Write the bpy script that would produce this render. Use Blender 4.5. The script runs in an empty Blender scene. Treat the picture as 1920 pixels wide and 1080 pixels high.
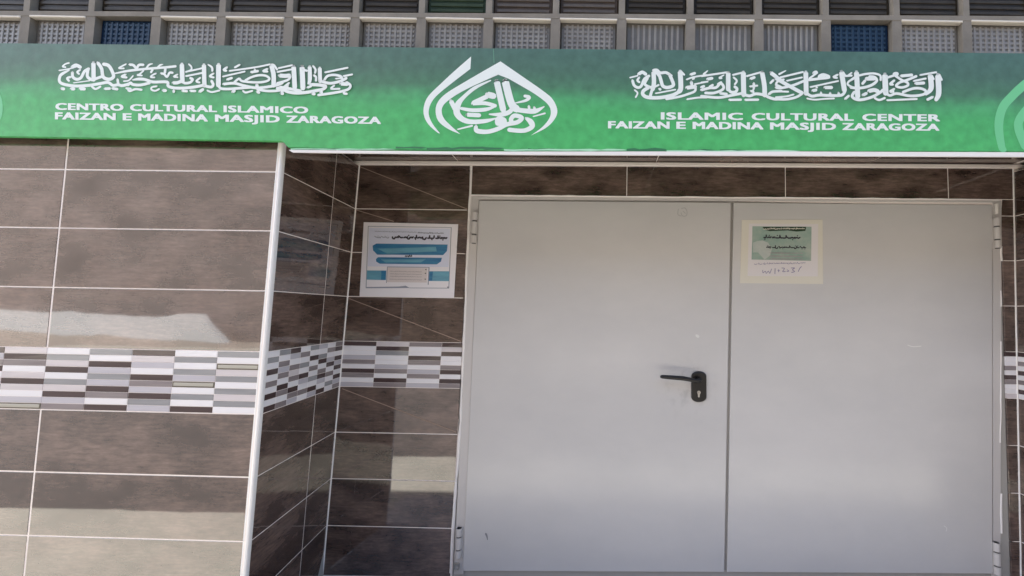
import bpy, bmesh, math, random
from mathutils import Vector, Matrix
random.seed(7)
S = bpy.context.scene
COL = S.collection

# ------------------------------------------------------------------ camera
CX, CY, CZ = 0.0498, -2.298, 0.44055
YAW, PITCH, ROLL = 0.0012863, 0.0591668, 0.0196088
FPX, SHX = 766.0, 160.84            # focal length and lens shift in pixels of a 1920 wide frame
D = 0.58143                         # depth of the door recess
def basis():
    cy, sy, cp, sp, cr, sr = math.cos(YAW), math.sin(YAW), math.cos(PITCH), math.sin(PITCH), math.cos(ROLL), math.sin(ROLL)
    f = Vector((sy*cp, cy*cp, sp)); r0 = Vector((cy, -sy, 0)); u0 = r0.cross(f)
    return cr*r0 + sr*u0, -sr*r0 + cr*u0, f
RR, UU, FF = basis()
CAM = Vector((CX, CY, CZ))
def at(px, py, Y):
    """point of the vertical plane y = Y that is measured at a pixel of the photograph"""
    d = FF + RR*((px-960-SHX)/FPX) - UU*((py-540)/FPX)
    return CAM + d*((Y-CY)/d.y)
cd = bpy.data.cameras.new('camera'); cam = bpy.data.objects.new('camera', cd); COL.objects.link(cam)
m = Matrix((RR, UU, -FF)).transposed().to_4x4(); m.translation = CAM; cam.matrix_world = m
cd.sensor_width = 36; cd.lens = 36*FPX/1920; cd.shift_x = -SHX/1920; cd.clip_start = .05; cd.clip_end = 500
S.camera = cam

# ------------------------------------------------------------------ light
SUN_EL, SUN_AZ = 50, -84.6          # the sun grazes along the street from behind the front: the wall is in shade, the pavement just before it in sun
W = bpy.data.worlds.new('World'); S.world = W; W.use_nodes = True
nt = W.node_tree; bg = nt.nodes['Background']
sky = nt.nodes.new('ShaderNodeTexSky'); sky.sky_type = 'NISHITA'; sky.sun_disc = False
sky.sun_elevation = math.radians(SUN_EL); sky.sun_rotation = math.radians(SUN_AZ)
nt.links.new(sky.outputs[0], bg.inputs[0]); bg.inputs[1].default_value = .10; sky.dust_density = 2.5; sky.ozone_density = .6
sl = bpy.data.lights.new('sun', 'SUN'); sl.energy = 5.0; sl.angle = math.radians(.5); sl.color = (1, .95, .90)
so = bpy.data.objects.new('sun', sl); COL.objects.link(so)
e, a = math.radians(SUN_EL), math.radians(SUN_AZ)
sd = Vector((math.sin(a)*math.cos(e), math.cos(a)*math.cos(e), math.sin(e)))
so.rotation_euler = sd.to_track_quat('Z', 'Y').to_euler(); so.location = (0, 4, 9)
S.view_settings.view_transform = 'Standard'; S.view_settings.look = 'None'
S.view_settings.exposure = 2.12; S.view_settings.gamma = 1; S.view_settings.use_curve_mapping = False
S.render.engine = 'CYCLES'; S.cycles.max_bounces = 8; S.cycles.diffuse_bounces = 5; S.cycles.glossy_bounces = 4

# ------------------------------------------------------------------ materials
def srgb(r, g, b):
    return tuple(((c/255)/12.92 if c/255 <= .04045 else ((c/255+.055)/1.055)**2.4) for c in (r, g, b)) + (1,)
def N(nt, t, **k):
    n = nt.nodes.new(t)
    for a_, b_ in k.items(): setattr(n, a_, b_)
    return n
def mat(name, col, rough=.5, metal=0, spec=.5, noise=None, bump=None, coat=0):
    """noise=(scale xyz, other colour, amount), bump=(scale, strength, distance)"""
    M = bpy.data.materials.new(name); M.use_nodes = True; t = M.node_tree; p = t.nodes['Principled BSDF']
    col = tuple(col)[:3]+(1,)
    p.inputs['Base Color'].default_value = col; p.inputs['Roughness'].default_value = rough
    p.inputs['Metallic'].default_value = metal; p.inputs['Specular IOR Level'].default_value = spec
    p.inputs['Coat Weight'].default_value = coat
    tc = N(t, 'ShaderNodeTexCoord')
    if noise:
        sc, c2, amt = noise
        mp = N(t, 'ShaderNodeMapping'); mp.inputs['Scale'].default_value = sc
        oi = N(t, 'ShaderNodeObjectInfo'); va = N(t, 'ShaderNodeVectorMath', operation='MULTIPLY_ADD')
        va.inputs[1].default_value = (1, 1, 1)
        ml = N(t, 'ShaderNodeVectorMath', operation='SCALE'); ml.inputs['Scale'].default_value = 1
        cx = N(t, 'ShaderNodeCombineXYZ')
        m1 = N(t, 'ShaderNodeMath', operation='MULTIPLY'); m1.inputs[1].default_value = 37.0
        t.links.new(oi.outputs['Random'], m1.inputs[0])
        for i in range(3): t.links.new(m1.outputs[0], cx.inputs[i])
        t.links.new(tc.outputs['Object'], mp.inputs[0])
        ad = N(t, 'ShaderNodeVectorMath', operation='ADD'); t.links.new(mp.outputs[0], ad.inputs[0]); t.links.new(cx.outputs[0], ad.inputs[1])
        n1 = N(t, 'ShaderNodeTexNoise'); n1.inputs['Scale'].default_value = 1; n1.inputs['Detail'].default_value = 8; n1.inputs['Roughness'].default_value = .62
        t.links.new(ad.outputs[0], n1.inputs['Vector'])
        cr = N(t, 'ShaderNodeValToRGB'); cr.color_ramp.elements[0].position = .3; cr.color_ramp.elements[1].position = .7
        cr.color_ramp.elements[0].color = tuple(col[i]*(1-amt)+c2[i]*amt for i in range(3))+(1,); cr.color_ramp.elements[1].color = col
        t.links.new(n1.outputs[0], cr.inputs[0]); t.links.new(cr.outputs[0], p.inputs['Base Color'])
    if bump:
        sc, st, di = bump
        n2 = N(t, 'ShaderNodeTexNoise'); n2.inputs['Scale'].default_value = sc; n2.inputs['Detail'].default_value = 4
        t.links.new(tc.outputs['Object'], n2.inputs['Vector'])
        b = N(t, 'ShaderNodeBump'); b.inputs['Strength'].default_value = st; b.inputs['Distance'].default_value = di
        t.links.new(n2.outputs[0], b.inputs['Height']); t.links.new(b.outputs[0], p.inputs['Normal'])
    return M

def tile_material():
    """dark brown glazed porcelain: brushed, cloudy, every tile a little different"""
    M = bpy.data.materials.new('brown_porcelain'); M.use_nodes = True; t = M.node_tree; p = t.nodes['Principled BSDF']
    tc = N(t, 'ShaderNodeTexCoord'); oi = N(t, 'ShaderNodeObjectInfo')
    m1 = N(t, 'ShaderNodeMath', operation='MULTIPLY'); m1.inputs[1].default_value = 61.0; t.links.new(oi.outputs['Random'], m1.inputs[0])
    cx = N(t, 'ShaderNodeCombineXYZ')
    for i in range(3): t.links.new(m1.outputs[0], cx.inputs[i])
    def nz(scale, det, rough):
        mp = N(t, 'ShaderNodeMapping'); mp.inputs['Scale'].default_value = scale; t.links.new(tc.outputs['Object'], mp.inputs[0])
        ad = N(t, 'ShaderNodeVectorMath', operation='ADD'); t.links.new(mp.outputs[0], ad.inputs[0]); t.links.new(cx.outputs[0], ad.inputs[1])
        n = N(t, 'ShaderNodeTexNoise'); n.inputs['Scale'].default_value = 1; n.inputs['Detail'].default_value = det; n.inputs['Roughness'].default_value = rough
        t.links.new(ad.outputs[0], n.inputs['Vector']); return n
    cloud = nz((4, 4, 8), 6, .62); brush = nz((14, 14, 90), 6, .65); fine = nz((45, 45, 160), 3, .6)
    r1 = N(t, 'ShaderNodeValToRGB'); el = r1.color_ramp.elements
    el[0].position = .36; el[0].color = (.047, .030, .025, 1); el[1].position = .64; el[1].color = (.148, .100, .082, 1)
    t.links.new(cloud.outputs[0], r1.inputs[0])
    r2 = N(t, 'ShaderNodeMapRange'); r2.inputs[1].default_value = .3; r2.inputs[2].default_value = .7; r2.inputs[3].default_value = .62; r2.inputs[4].default_value = 1.36
    t.links.new(brush.outputs[0], r2.inputs[0])
    r3 = N(t, 'ShaderNodeMapRange'); r3.inputs[1].default_value = .3; r3.inputs[2].default_value = .7; r3.inputs[3].default_value = .86; r3.inputs[4].default_value = 1.12
    t.links.new(fine.outputs[0], r3.inputs[0])
    mm = N(t, 'ShaderNodeMath', operation='MULTIPLY'); t.links.new(r2.outputs[0], mm.inputs[0]); t.links.new(r3.outputs[0], mm.inputs[1])
    r4 = N(t, 'ShaderNodeMapRange'); r4.inputs[3].default_value = .88; r4.inputs[4].default_value = 1.12; t.links.new(oi.outputs['Random'], r4.inputs[0])
    m2 = N(t, 'ShaderNodeMath', operation='MULTIPLY'); t.links.new(mm.outputs[0], m2.inputs[0]); t.links.new(r4.outputs[0], m2.inputs[1])
    vs = N(t, 'ShaderNodeVectorMath', operation='SCALE'); t.links.new(r1.outputs[0], vs.inputs[0]); t.links.new(m2.outputs[0], vs.inputs['Scale'])
    t.links.new(vs.outputs[0], p.inputs['Base Color'])
    p.inputs['Roughness'].default_value = .035; p.inputs['IOR'].default_value = 2.05
    wv = nz((5, 5, 5), 1, .4); b = N(t, 'ShaderNodeBump'); b.inputs['Strength'].default_value = .25; b.inputs['Distance'].default_value = .002
    t.links.new(wv.outputs[0], b.inputs['Height']); t.links.new(b.outputs[0], p.inputs['Normal'])
    return M
M_TILE = tile_material()
M_GROUT = mat('cream_grout', (.90, .82, .77), .8, bump=(60, .3, .002))
M_TRIM = mat('white_plastic_trim', (.84, .82, .80), .3, bump=(20, .05, .001))
M_CAULK = mat('white_caulk', (.88, .84, .81), .6, bump=(25, .4, .004))
MOS = {'W': mat('mosaic_white', (.78, .76, .78), .12), 'P': mat('mosaic_rose_white', (.64, .59, .60), .12, noise=((6, 6, 60), (.52, .47, .48), .5)),
       'L': mat('mosaic_lilac_grey', (.52, .50, .54), .12, noise=((6, 6, 60), (.4, .38, .42), .5)),
       'G': mat('mosaic_grey', (.31, .31, .32), .12, noise=((6, 6, 60), (.2, .2, .21), .6)),
       'M': mat('mosaic_mauve_taupe', (.27, .235, .235), .12, noise=((6, 6, 60), (.17, .14, .15), .6)),
       'D': mat('mosaic_dark_brown', (.075, .048, .048), .1, noise=((6, 6, 60), (.03, .02, .02), .5)),
       'O': mat('mosaic_olive_brown', (.12, .105, .08), .1), 'C': mat('mosaic_pale_centre', (.42, .40, .34), .12)}

# ------------------------------------------------------------------ helpers
def tag(o, label=None, cat=None, group=None, kind=None):
    if label: o['label'] = label
    if cat: o['category'] = cat
    if group: o['group'] = group
    if kind: o['kind'] = kind
    return o
def empty(name, loc, label=None, cat=None, **k):
    o = bpy.data.objects.new(name, None); COL.objects.link(o); o.location = loc; o.empty_display_size = .1
    return tag(o, label, cat, **k)
def world_loc(o):
    v = Vector(o.location)
    while o.parent: o = o.parent; v = v + Vector(o.location)
    return v
def obj(name, verts, faces, material, parent=None, smooth=False, centre=True):
    """one mesh object, its origin in the middle of its shape; verts are world positions"""
    vs = [Vector(v) for v in verts]
    c = Vector((0, 0, 0))
    if centre:
        c = Vector([(min(v[i] for v in vs)+max(v[i] for v in vs))/2 for i in range(3)])
    me = bpy.data.meshes.new(name); me.from_pydata([tuple(v-c) for v in vs], [], faces)
    mats = material if isinstance(material, list) else [material]
    for m_ in mats: me.materials.append(m_)
    bm = bmesh.new(); bm.from_mesh(me); bmesh.ops.recalc_face_normals(bm, faces=bm.faces) if not smooth == 'keep' else None; bm.to_mesh(me); bm.free()
    if smooth is True:
        for p in me.polygons: p.use_smooth = True
    o = bpy.data.objects.new(name, me); COL.objects.link(o)
    if parent: o.parent = parent; o.location = c - world_loc(parent)
    else: o.location = c
    return o
def slab(c4, n, th, bev=.0012):
    """bevelled plate: four outer corners on its back, normal, thickness"""
    c4 = [Vector(c) for c in c4]; n = Vector(n).normalized(); mid = sum(c4, Vector())/4
    def inset(c, b):
        i = c4.index(c); e1 = (c4[i-1]-c).normalized(); e2 = (c4[(i+1) % 4]-c).normalized(); return c + (e1+e2)*b
    v = list(c4) + [c+n*(th-bev) for c in c4] + [inset(c, bev)+n*th for c in c4]
    f = [(3, 2, 1, 0)]
    for k in (0, 4):
        for i in range(4): j = (i+1) % 4; f.append((k+i, k+j, k+j+4, k+i+4))
    f.append((8, 9, 10, 11)); return v, f
def tilt(v, n, amt=.0006):
    """a hand-set tile never lies quite true: lean its face by a fraction of a millimetre"""
    n = Vector(n)
    for i in range(4):
        d = random.uniform(-amt, amt); v[4+i] = v[4+i]+n*d; v[8+i] = v[8+i]+n*d
    return v
def box(x0, x1, y0, y1, z0, z1):
    v = [(x, y, z) for x in (x0, x1) for y in (y0, y1) for z in (z0, z1)]
    return v, [(0, 1, 3, 2), (4, 6, 7, 5), (0, 4, 5, 1), (2, 3, 7, 6), (0, 2, 6, 4), (1, 5, 7, 3)]
class MB:
    def __init__(s): s.v = []; s.f = []
    def add(s, v, f):
        k = len(s.v); s.v += [Vector(x) for x in v]; s.f += [tuple(i+k for i in q) for q in f]; return s
    def box(s, *a): return s.add(*box(*a))
    def obj(s, name, m_, parent=None, **k): return obj(name, s.v, s.f, m_, parent, **k)
def catmull(P, n=5):
    if len(P) < 3: return P
    Q = [P[0]]+list(P)+[P[-1]]; out = []
    for i in range(1, len(Q)-2):
        for j in range(n):
            t = j/n; a_, b_, c_, d_ = Q[i-1], Q[i], Q[i+1], Q[i+2]
            out.append(tuple(.5*((2*b_[q])+(-a_[q]+c_[q])*t+(2*a_[q]-5*b_[q]+4*c_[q]-d_[q])*t*t+(-a_[q]+3*b_[q]-3*c_[q]+d_[q])*t**3) for q in range(len(b_))))
    out.append(tuple(P[-1])); return out
def ribbon(pts, w):
    """2-D brush stroke with round ends; pts (x, y[, width])"""
    P = [(p[0], p[1], (p[2] if len(p) > 2 else w)) for p in pts]
    if len(P) == 1: P = [(P[0][0]-w*.08, P[0][1], w), (P[0][0]+w*.08, P[0][1], w)]
    P = catmull(P); V = []; n = len(P); L = []; Rr = []
    for i, (x, y, ww) in enumerate(P):
        a_ = P[max(i-1, 0)]; b_ = P[min(i+1, n-1)]; dx, dy = b_[0]-a_[0], b_[1]-a_[1]; l = math.hypot(dx, dy) or 1
        nx, ny = -dy/l, dx/l; L.append((x+nx*ww/2, y+ny*ww/2)); Rr.append((x-nx*ww/2, y-ny*ww/2))
    def cap(i, sgn):
        x, y, ww = P[i]; a_ = P[max(i-1, 0)]; b_ = P[min(i+1, n-1)]; th = math.atan2(b_[1]-a_[1], b_[0]-a_[0])
        return [(x+sgn*math.cos(th+q)*ww/2, y+sgn*math.sin(th+q)*ww/2) for q in (math.pi/4, 0, -math.pi/4)]
    return L, Rr, cap(0, -1), cap(n-1, 1)
def strokes_mesh(strokes, Y0, step=.00004, th=.0004):
    """painted strokes (pixels of the photograph) as thin film on the plane y = Y0, each a hair above the last"""
    mb = MB()
    for i, (w, pts) in enumerate(strokes):
        L, Rr, c0, c1 = ribbon(pts, w); y = Y0-th-step*i; n = len(L)
        k = len(mb.v)
        dy = lambda j: y-step*.8*j/n              # a stroke rises a hair along its length, so loops never lie in one plane
        mb.v += [at(p[0], p[1], dy(j)) for j, p in enumerate(L)] + [at(p[0], p[1], dy(j)) for j, p in enumerate(Rr)] + [at(p[0], p[1], y) for p in c0] + [at(p[0], p[1], dy(n-1)) for p in c1]
        for j in range(n-1): mb.f.append((k+j, k+j+1, k+n+j+1, k+n+j))
        mb.f.append((k, k+2*n, k+2*n+1, k+2*n+2, k+n)) ; mb.f.append((k+n-1, k+2*n+3, k+2*n+4, k+2*n+5, k+2*n-1))
    return mb
def poly_film(polys, Y0, th=.0004, step=.00004):
    mb = MB()
    for i, P in enumerate(polys):
        y = Y0-th-step*i; k = len(mb.v); mb.v += [at(p[0], p[1], y) for p in P]; mb.f.append(tuple(range(k, k+len(P))))
    return mb
def triangulate(o):
    bm = bmesh.new(); bm.from_mesh(o.data); bmesh.ops.triangulate(bm, faces=bm.faces, ngon_method='EAR_CLIP'); bm.to_mesh(o.data); bm.free()
def zoomed(x0, y0, s, L):
    return [(w*1.12/s, [tuple([x0+p[0]/s, y0+p[1]/s]+([p[2]*1.12/s] if len(p) > 2 else [])) for p in P]) for w, P in L]

# rows of tiles, as measured: both walls are a few millimetres out of true
def Fz(k, x): return -.0114+.2589*k-.0034*x+.0031*k*x
def Bz(k, x): return .0041+.2523*k+.0013*x+.0019*k*x
def line(ef): return lambda z: ef[0]+ef[1]*z
XG, XC = line((-2.2355, .0032)), line((-1.3521, .0205))
XL, XD, XR, XS = line((-1.370, .0341)), line((-.7008, .0122)), line((2.4014, .0217)), line((.7907, .0183))
def Fp(xl, k, dx=0, Y=-D):
    z = Fz(k, xl(0)); x = xl(z)+dx; return Vector((x, Y, Fz(k, x)))
def Bp(xl, k, dx=0, Y=0.):
    z = Bz(k, xl(0)); x = xl(z)+dx; return Vector((x, Y, Bz(k, x)))
FLOOR = -1.018
def shrink(c4, g, gx=None):
    out = []; gx = g if gx is None else gx
    for i, c in enumerate(c4):
        e1 = (c4[i-1]-c).normalized(); e2 = (c4[(i+1) % 4]-c).normalized()
        out.append(c+(e1*gx+e2*g if i % 2 else e1*g+e2*gx))
    return out
def lay(parent, c4, n, name='tile', g=.0026, th=.006, m_=None, tl=.0003, gx=None):
    v, f = slab(shrink(c4, g, gx), n, th, .0008); v = tilt(v, n, tl); return obj(name, v, f, m_ or M_TILE, parent)
def mosaic(parent, P, cols, n, sel):
    """P(j,k): corner of column j at height k (0..1); cols: strings top to bottom"""
    for j, s in enumerate(cols):
        for r, ch in enumerate(s):
            if ch == '-': continue
            k1, k0 = 1-r/10, 1-(r+1)/10
            c4 = [P(j, k0), P(j+1, k0), P(j+1, k1), P(j, k1)]
            lay(parent, c4, n, 'mosaic_tile', g=.0007, th=.0075, m_=MOS[ch], tl=.0002)
            if ch == 'O' and sel:
                q = shrink(c4, .006); q = [p+Vector(n)*.0076 for p in q]; lay(parent, q, n, 'mosaic_inlay', g=0, th=.0008, m_=MOS['C'], tl=0)

# ------------------------------------------------------------------ building shell (above and beside the picture too)
TOPZ, GX0, GX1 = 5.4, -9.0, 9.0
M_PLASTER = mat('grey_plaster', (.42, .40, .37), .9, bump=(30, .4, .004))
sh = empty('building', (0, 2.5, FLOOR), 'plain plastered building mass rising behind and above the green sign', 'building')
BT = .012                                           # depth of the tile bed
mb = MB(); mb.box(GX0, -1.40, -D+BT, 6, FLOOR-.3, 1.30); mb.box(2.46, GX1, -D+BT, 6, FLOOR-.3, 1.30); mb.box(-1.40, 2.46, BT, 6, FLOOR-.3, 1.36)
mb.obj('wall', M_PLASTER, sh)
mb = MB(); mb.box(GX0, GX1, -D+.06, 6, 2.23, TOPZ); mb.obj('upper_wall', M_PLASTER, sh)
mb = MB(); mb.box(GX0-.1, GX1+.1, -D, 6.1, TOPZ, TOPZ+.15); mb.obj('roof', mat('roof_slab', (.3, .29, .27), .9), sh)
mb = MB(); mb.box(GX0, GX1, -D+.012, 6, 1.362, 1.50); mb.obj('beam', M_PLASTER, sh)

# ------------------------------------------------------------------ front wall left of the recess
fw = empty('tiled_wall', (-2.2, -D, FLOOR), 'brown tiled front wall with white corner strip, left of the door recess', 'wall')
v, f = slab([(-6.9, -D+BT, FLOOR-.02), (-1.362, -D+BT, FLOOR-.02), (-1.305, -D+BT, 1.30), (-6.9, -D+BT, 1.30)], (0, -1, 0), BT-.0018, .001)
obj('grout', v, f, M_GROUT, fw)
TW = .8835
n = (0, -1, 0)
XCt = lambda z: XC(z)
for k in (-4, -3, -2, -1, 1, 2, 3, 4):
    k1 = k+1
    if k == 4: k1 = 4.62
    lim = (lambda kk: Fp(XCt, kk, -.004, -D+BT-.004))
    for j in range(0, 3):
        a0 = -TW*j; b0 = -TW*(j-1)
        if j == 0: c4 = [Fp(XG, k, 0, -D+.008), Fp(XCt, k, 0, -D+.008), Fp(XCt, k1, 0, -D+.008), Fp(XG, k1, 0, -D+.008)]
        else: c4 = [Fp(XG, k, a0, -D+.008), Fp(XG, k, b0-0, -D+.008), Fp(XG, k1, b0, -D+.008), Fp(XG, k1, a0, -D+.008)]
        if j and a0 == 0: continue
        lay(fw, c4, n, th=.0075, gx=.0040)
MW = (XC(.1)-XG(.1))/5
FC = ['WDPMWLDGWM', 'DLMDWPDWLD', 'PDMWPDPWLO', 'WGPDWGPDLM', 'GWDLGLDMWD', 'DPLWDMLDGL', 'WGWGLOWGWD', 'GWOPGWGPGW']
mosaic(fw, lambda j, k: Fp(XCt, k, -MW*(len(FC)-j), -D+.008), FC, n, True)
# ribbed white strip on the outer corner
tr = MB()
def trim_profile(zs, prof):
    V = []; F = []
    for z in zs:
        for (dx, dy) in prof: V.append((XC(z)+dx, -D+dy, z))
    m_ = len(prof)
    for i in range(len(zs)-1):
        for j in range(m_): F.append((i*m_+j, i*m_+(j+1) % m_, (i+1)*m_+(j+1) % m_, (i+1)*m_+j))
    F.append(tuple(range(m_))); F.append(tuple(range((len(zs)-1)*m_, len(zs)*m_)))
    return V, F
prof = [(.001, .009), (.001, -.005), (.005, -.0075), (.009, -.0072), (.010, -.005), (.012, -.005), (.0135, -.008), (.019, -.0095), (.0235, -.008), (.0255, -.004), (.0255, .004), (.024, .012), (.018, .012)]
V, F = trim_profile([FLOOR, -.5, 0, .6, 1.16], prof); ct = obj('corner_strip', V, F, M_TRIM, fw); triangulate(ct)

# ------------------------------------------------------------------ left reveal
CDX = .0245                                     # reveal face starts behind the strip
def Lp(t, k):
    a_ = Fp(XC, k, CDX, -D+.010); b_ = Bp(XL, k, 0, 0); return a_.lerp(b_, t)
rw = empty('tiled_wall', (-1.34, -.3, FLOOR), 'narrow brown tiled side wall of the recess that mirrors the blue notice', 'wall')
nn = Vector((1, 0, 0))
def bed(P, nrm, ks, ts, th=.0186):
    mb = MB(); V = []; nt_ = len(ts)
    for o_ in (-.02, -.02+th):
        for k in ks:
            for t in ts: V.append(P(t, k)+nrm*o_)
    F = []; h_ = len(ks)*nt_
    for s_ in (0, h_):
        for a_ in range(len(ks)-1):
            for b_ in range(nt_-1): i = s_+a_*nt_+b_; F.append((i, i+1, i+nt_+1, i+nt_))
    for a_ in range(len(ks)-1):
        for b_ in (0, nt_-1): i = a_*nt_+b_; F.append((i, i+nt_, i+nt_+h_, i+h_))
    for b_ in range(nt_-1):
        for a_ in (0, (len(ks)-1)*nt_): i = a_+b_; F.append((i, i+1, i+1+h_, i+h_))
    return V, F
KS = [-4.1]+[k*.5 for k in range(-8, 11)]; TS = [-.03, .16, .32, .48, .63, .8, 1.0]
v, f = bed(Lp, nn, KS, TS); obj('grout', v, f, M_GROUT, rw)
for k in (-4, -3, -2, -1, 1, 2, 3, 4):
    for t0, t1 in ((0, .63), (.63, 1.0)):
        k1 = k+1 if k < 4 else 5.0
        c4 = [Lp(t0, k)-nn*.008, Lp(t1, k)-nn*.008, Lp(t1, k1)-nn*.008, Lp(t0, k1)-nn*.008]; lay(rw, c4, nn, g=.0018, th=.0075, tl=.0002)
RC = ['WGWDWMWDWD', 'LWMPMLDMLW', 'WDPMLWGMPD', 'LPGWMDLMGL', 'WGLWDPWMWD', 'MLDWGLMWDL', 'LPMDWMDLMW', 'WDWLMDWGLM']
RC = ['WGWDWMWDWD', 'GWMLMWDMWM', 'DLWMPMWDML', 'WMWGWDLWMW', 'GWDWMWGWDL', 'LWGDWMDLWD', 'WMWLDWMWGW', 'MDWDLDWDLM']
mosaic(rw, lambda j, k: Lp(j/8, k)-nn*.008, RC, nn, False)

# ------------------------------------------------------------------ back wall round the door
bw = empty('tiled_wall', (.5, 0, FLOOR), 'brown tiled back wall of the recess framing the grey double door', 'wall')
SOFK = 5.0                                     # the soffit meets the back wall here
def Bq(px, k, Y=BT-.004):
    """point of the back wall at row k, at the column measured at px on the lintel"""
    x = at(px, 340, 0).x; return Vector((x, Y, Bz(k, x)))
DL0, DR0 = at(883, 367, 0), at(1880, 374, 0)    # upper corners of the door frame
zdl = .5*(DL0.z+DR0.z)
mb = MB()
mb.box(-1.42, -.705, .0018, BT+.02, FLOOR-.02, 1.30); mb.box(-.705, 2.345, .0018, BT+.02, zdl-.02, 1.33); mb.box(2.345, 2.46, .0018, BT+.02, FLOOR-.02, 1.33)
mb.obj('grout', M_GROUT, bw)
YB = .008
def zt(x): return at(670, 309, 0).z + (at(1900, 315, 0).z-at(670, 309, 0).z)*(x-at(670, 309, 0).x)/(at(1900, 315, 0).x-at(670, 309, 0).x)
def BpY(xl, k, dx=0): return Bp(xl, k, dx, YB)
for k in (-4, -3, -2, -1, 1, 2, 3, 4):
    c4 = [BpY(XL, k, .002), BpY(XD, k), BpY(XD, k+1), BpY(XL, k+1, .002)]
    if k == 4:
        for i in (2, 3): c4[i].z = zt(c4[i].x)
        c4[2].x = at(881, 330, 0).x
    if k == -4:
        for i in (0, 1): c4[i].z = FLOOR+.01
    lay(bw, c4, n, th=.0075, g=.0022)
BC = ['DWWLMWDMWL', 'PDGWWLMWDM', 'MWWDMWLMWL', 'DPDWWMDWDM']
xb = [0, .183, .366, .548]
def BM(j, k): return BpY(XL, k, .002+xb[j]) if j < 4 else BpY(XD, k)
mosaic(bw, BM, BC, n, True)
M_DIAGONAL = mat('pale_diagonal', srgb(150, 128, 114), .6)
def draw_diagonal(x0, y0, x1, y1, w):                   # thin pale line running corner to corner over some of the tiles
    o = strokes_mesh([(w, [(x0, y0), (x1, y1)])], .0005-.0006, th=.0003).obj('diagonal_line', M_DIAGONAL, bw); triangulate(o)
for a_ in ((676, 313, 876, 392, 1.5), (663, 392, 738, 415, 1.3), (655, 560, 864, 640, 1.6), (642, 729, 855, 810, 1.6)): draw_diagonal(*a_)
lx = [(883, 365), (1175, 368), (1473, 371), (1779, 374), (1903, 374)]     # joints of the lintel course
for (p0, y0), (p1, y1) in zip(lx, lx[1:]):
    a_, b_ = at(p0, y0, 0), at(p1, y1, 0)
    c4 = [Vector((a_.x, YB, a_.z)), Vector((b_.x, YB, b_.z)), Vector((b_.x, YB, zt(b_.x))), Vector((a_.x, YB, zt(a_.x)))]
    lay(bw, c4, n, th=.0075, g=.0022)
xe = at(1879, 500, 0).x
def XE(z): return xe+.010*(z-.6)
for k in (-4, -3, -2, -1, 1, 2, 3):
    c4 = [BpY(XE, k), BpY(XR, k, -.004), BpY(XR, k+1, -.004), BpY(XE, k+1)]
    if k == -4:
        for i in (0, 1): c4[i].z = FLOOR+.01
    lay(bw, c4, n, th=.0075, g=.0018)
c4 = [BpY(XE, 4), BpY(XR, 4, -.004), Vector((at(1903, 374, 0).x, YB, at(1903, 374, 0).z)), Vector((at(1879, 374, 0).x, YB, at(1879, 374, 0).z))]
lay(bw, c4, n, th=.0075, g=.0018)
mosaic(bw, lambda j, k: BpY((XE, XR)[j], k, (0, -.004)[j]), ['DWWMWDMWWP'], n, False)
# cream bead along the top of the back wall and in the inner corners
zA, zB = at(668, 304.5, -.02), at(1925, 311.5, -.02)
v, f = slab([(zA.x-.02, .002, zA.z-.007), (zB.x+.1, .002, zB.z-.007), (zB.x+.1, .002, zB.z+.014), (zA.x-.02, .002, zA.z+.014)], n, .016, .003)
obj('top_bead', v, f, mat('cream_sealant', (.92, .84, .78), .5, bump=(30, .5, .004)), bw)
def vbead(xl, dx, w, z0, z1, name, off=.001, seed=0):
    rnd = random.Random(seed); V = []; F = []; nz_ = 26
    for i in range(nz_):
        z = z0+(z1-z0)*i/(nz_-1); x = xl(z)+dx; ww = w*(1+rnd.uniform(-.25, .3))
        for q in ((-ww, .004), (-ww*.4, -.003-off), (ww*.4, -.003-off), (ww, .004)): V.append((x+q[0], q[1], z))
    for i in range(nz_-1):
        for j in range(3): F.append((i*4+j, i*4+j+1, i*4+j+5, i*4+j+4))
    return obj(name, V, F, M_CAULK, bw, smooth=True)
vbead(XL, .001, .0045, FLOOR, 1.28, 'corner_bead', seed=1)
vbead(XR, -.004, .0040, FLOOR, 1.31, 'corner_bead', seed=2)

# ------------------------------------------------------------------ right reveal and right pier
rr = empty('tiled_wall', (2.43, -.3, FLOOR), 'dark tiled side wall at the right end of the recess, cut by the picture edge', 'wall')
def Rp(t, k):
    b_ = Bp(XR, k, 0, 0); a_ = Vector((b_.x+.02, -D, b_.z)); return b_.lerp(a_, t)
nl = Vector((-1, 0, 0))
v, f = bed(Rp, nl, KS, [0, .25, .5, .75, 1]); obj('grout', v, f, M_GROUT, rr)
for k in (-4, -3, -2, -1, 1, 2, 3, 4):
    for t0, t1 in ((0, .4), (.4, 1.0)):
        lay(rr, [Rp(t0, k)-nl*.008, Rp(t1, k)-nl*.008, Rp(t1, k+1)-nl*.008, Rp(t0, k+1)-nl*.008], nl, g=.0018, th=.0075, tl=.0003)
mosaic(rr, lambda j, k: Rp(j/8, k)-nl*.008, ['DWMWDWMWDW', 'MWDWMWLWDM', 'WGWDWMWDWD', 'GWMLMWDMWM', 'DLWMPMWDML', 'WMWGWDLWMW', 'GWDWMWGWDL', 'LWGDWMDLWD'], nl, False)

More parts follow.
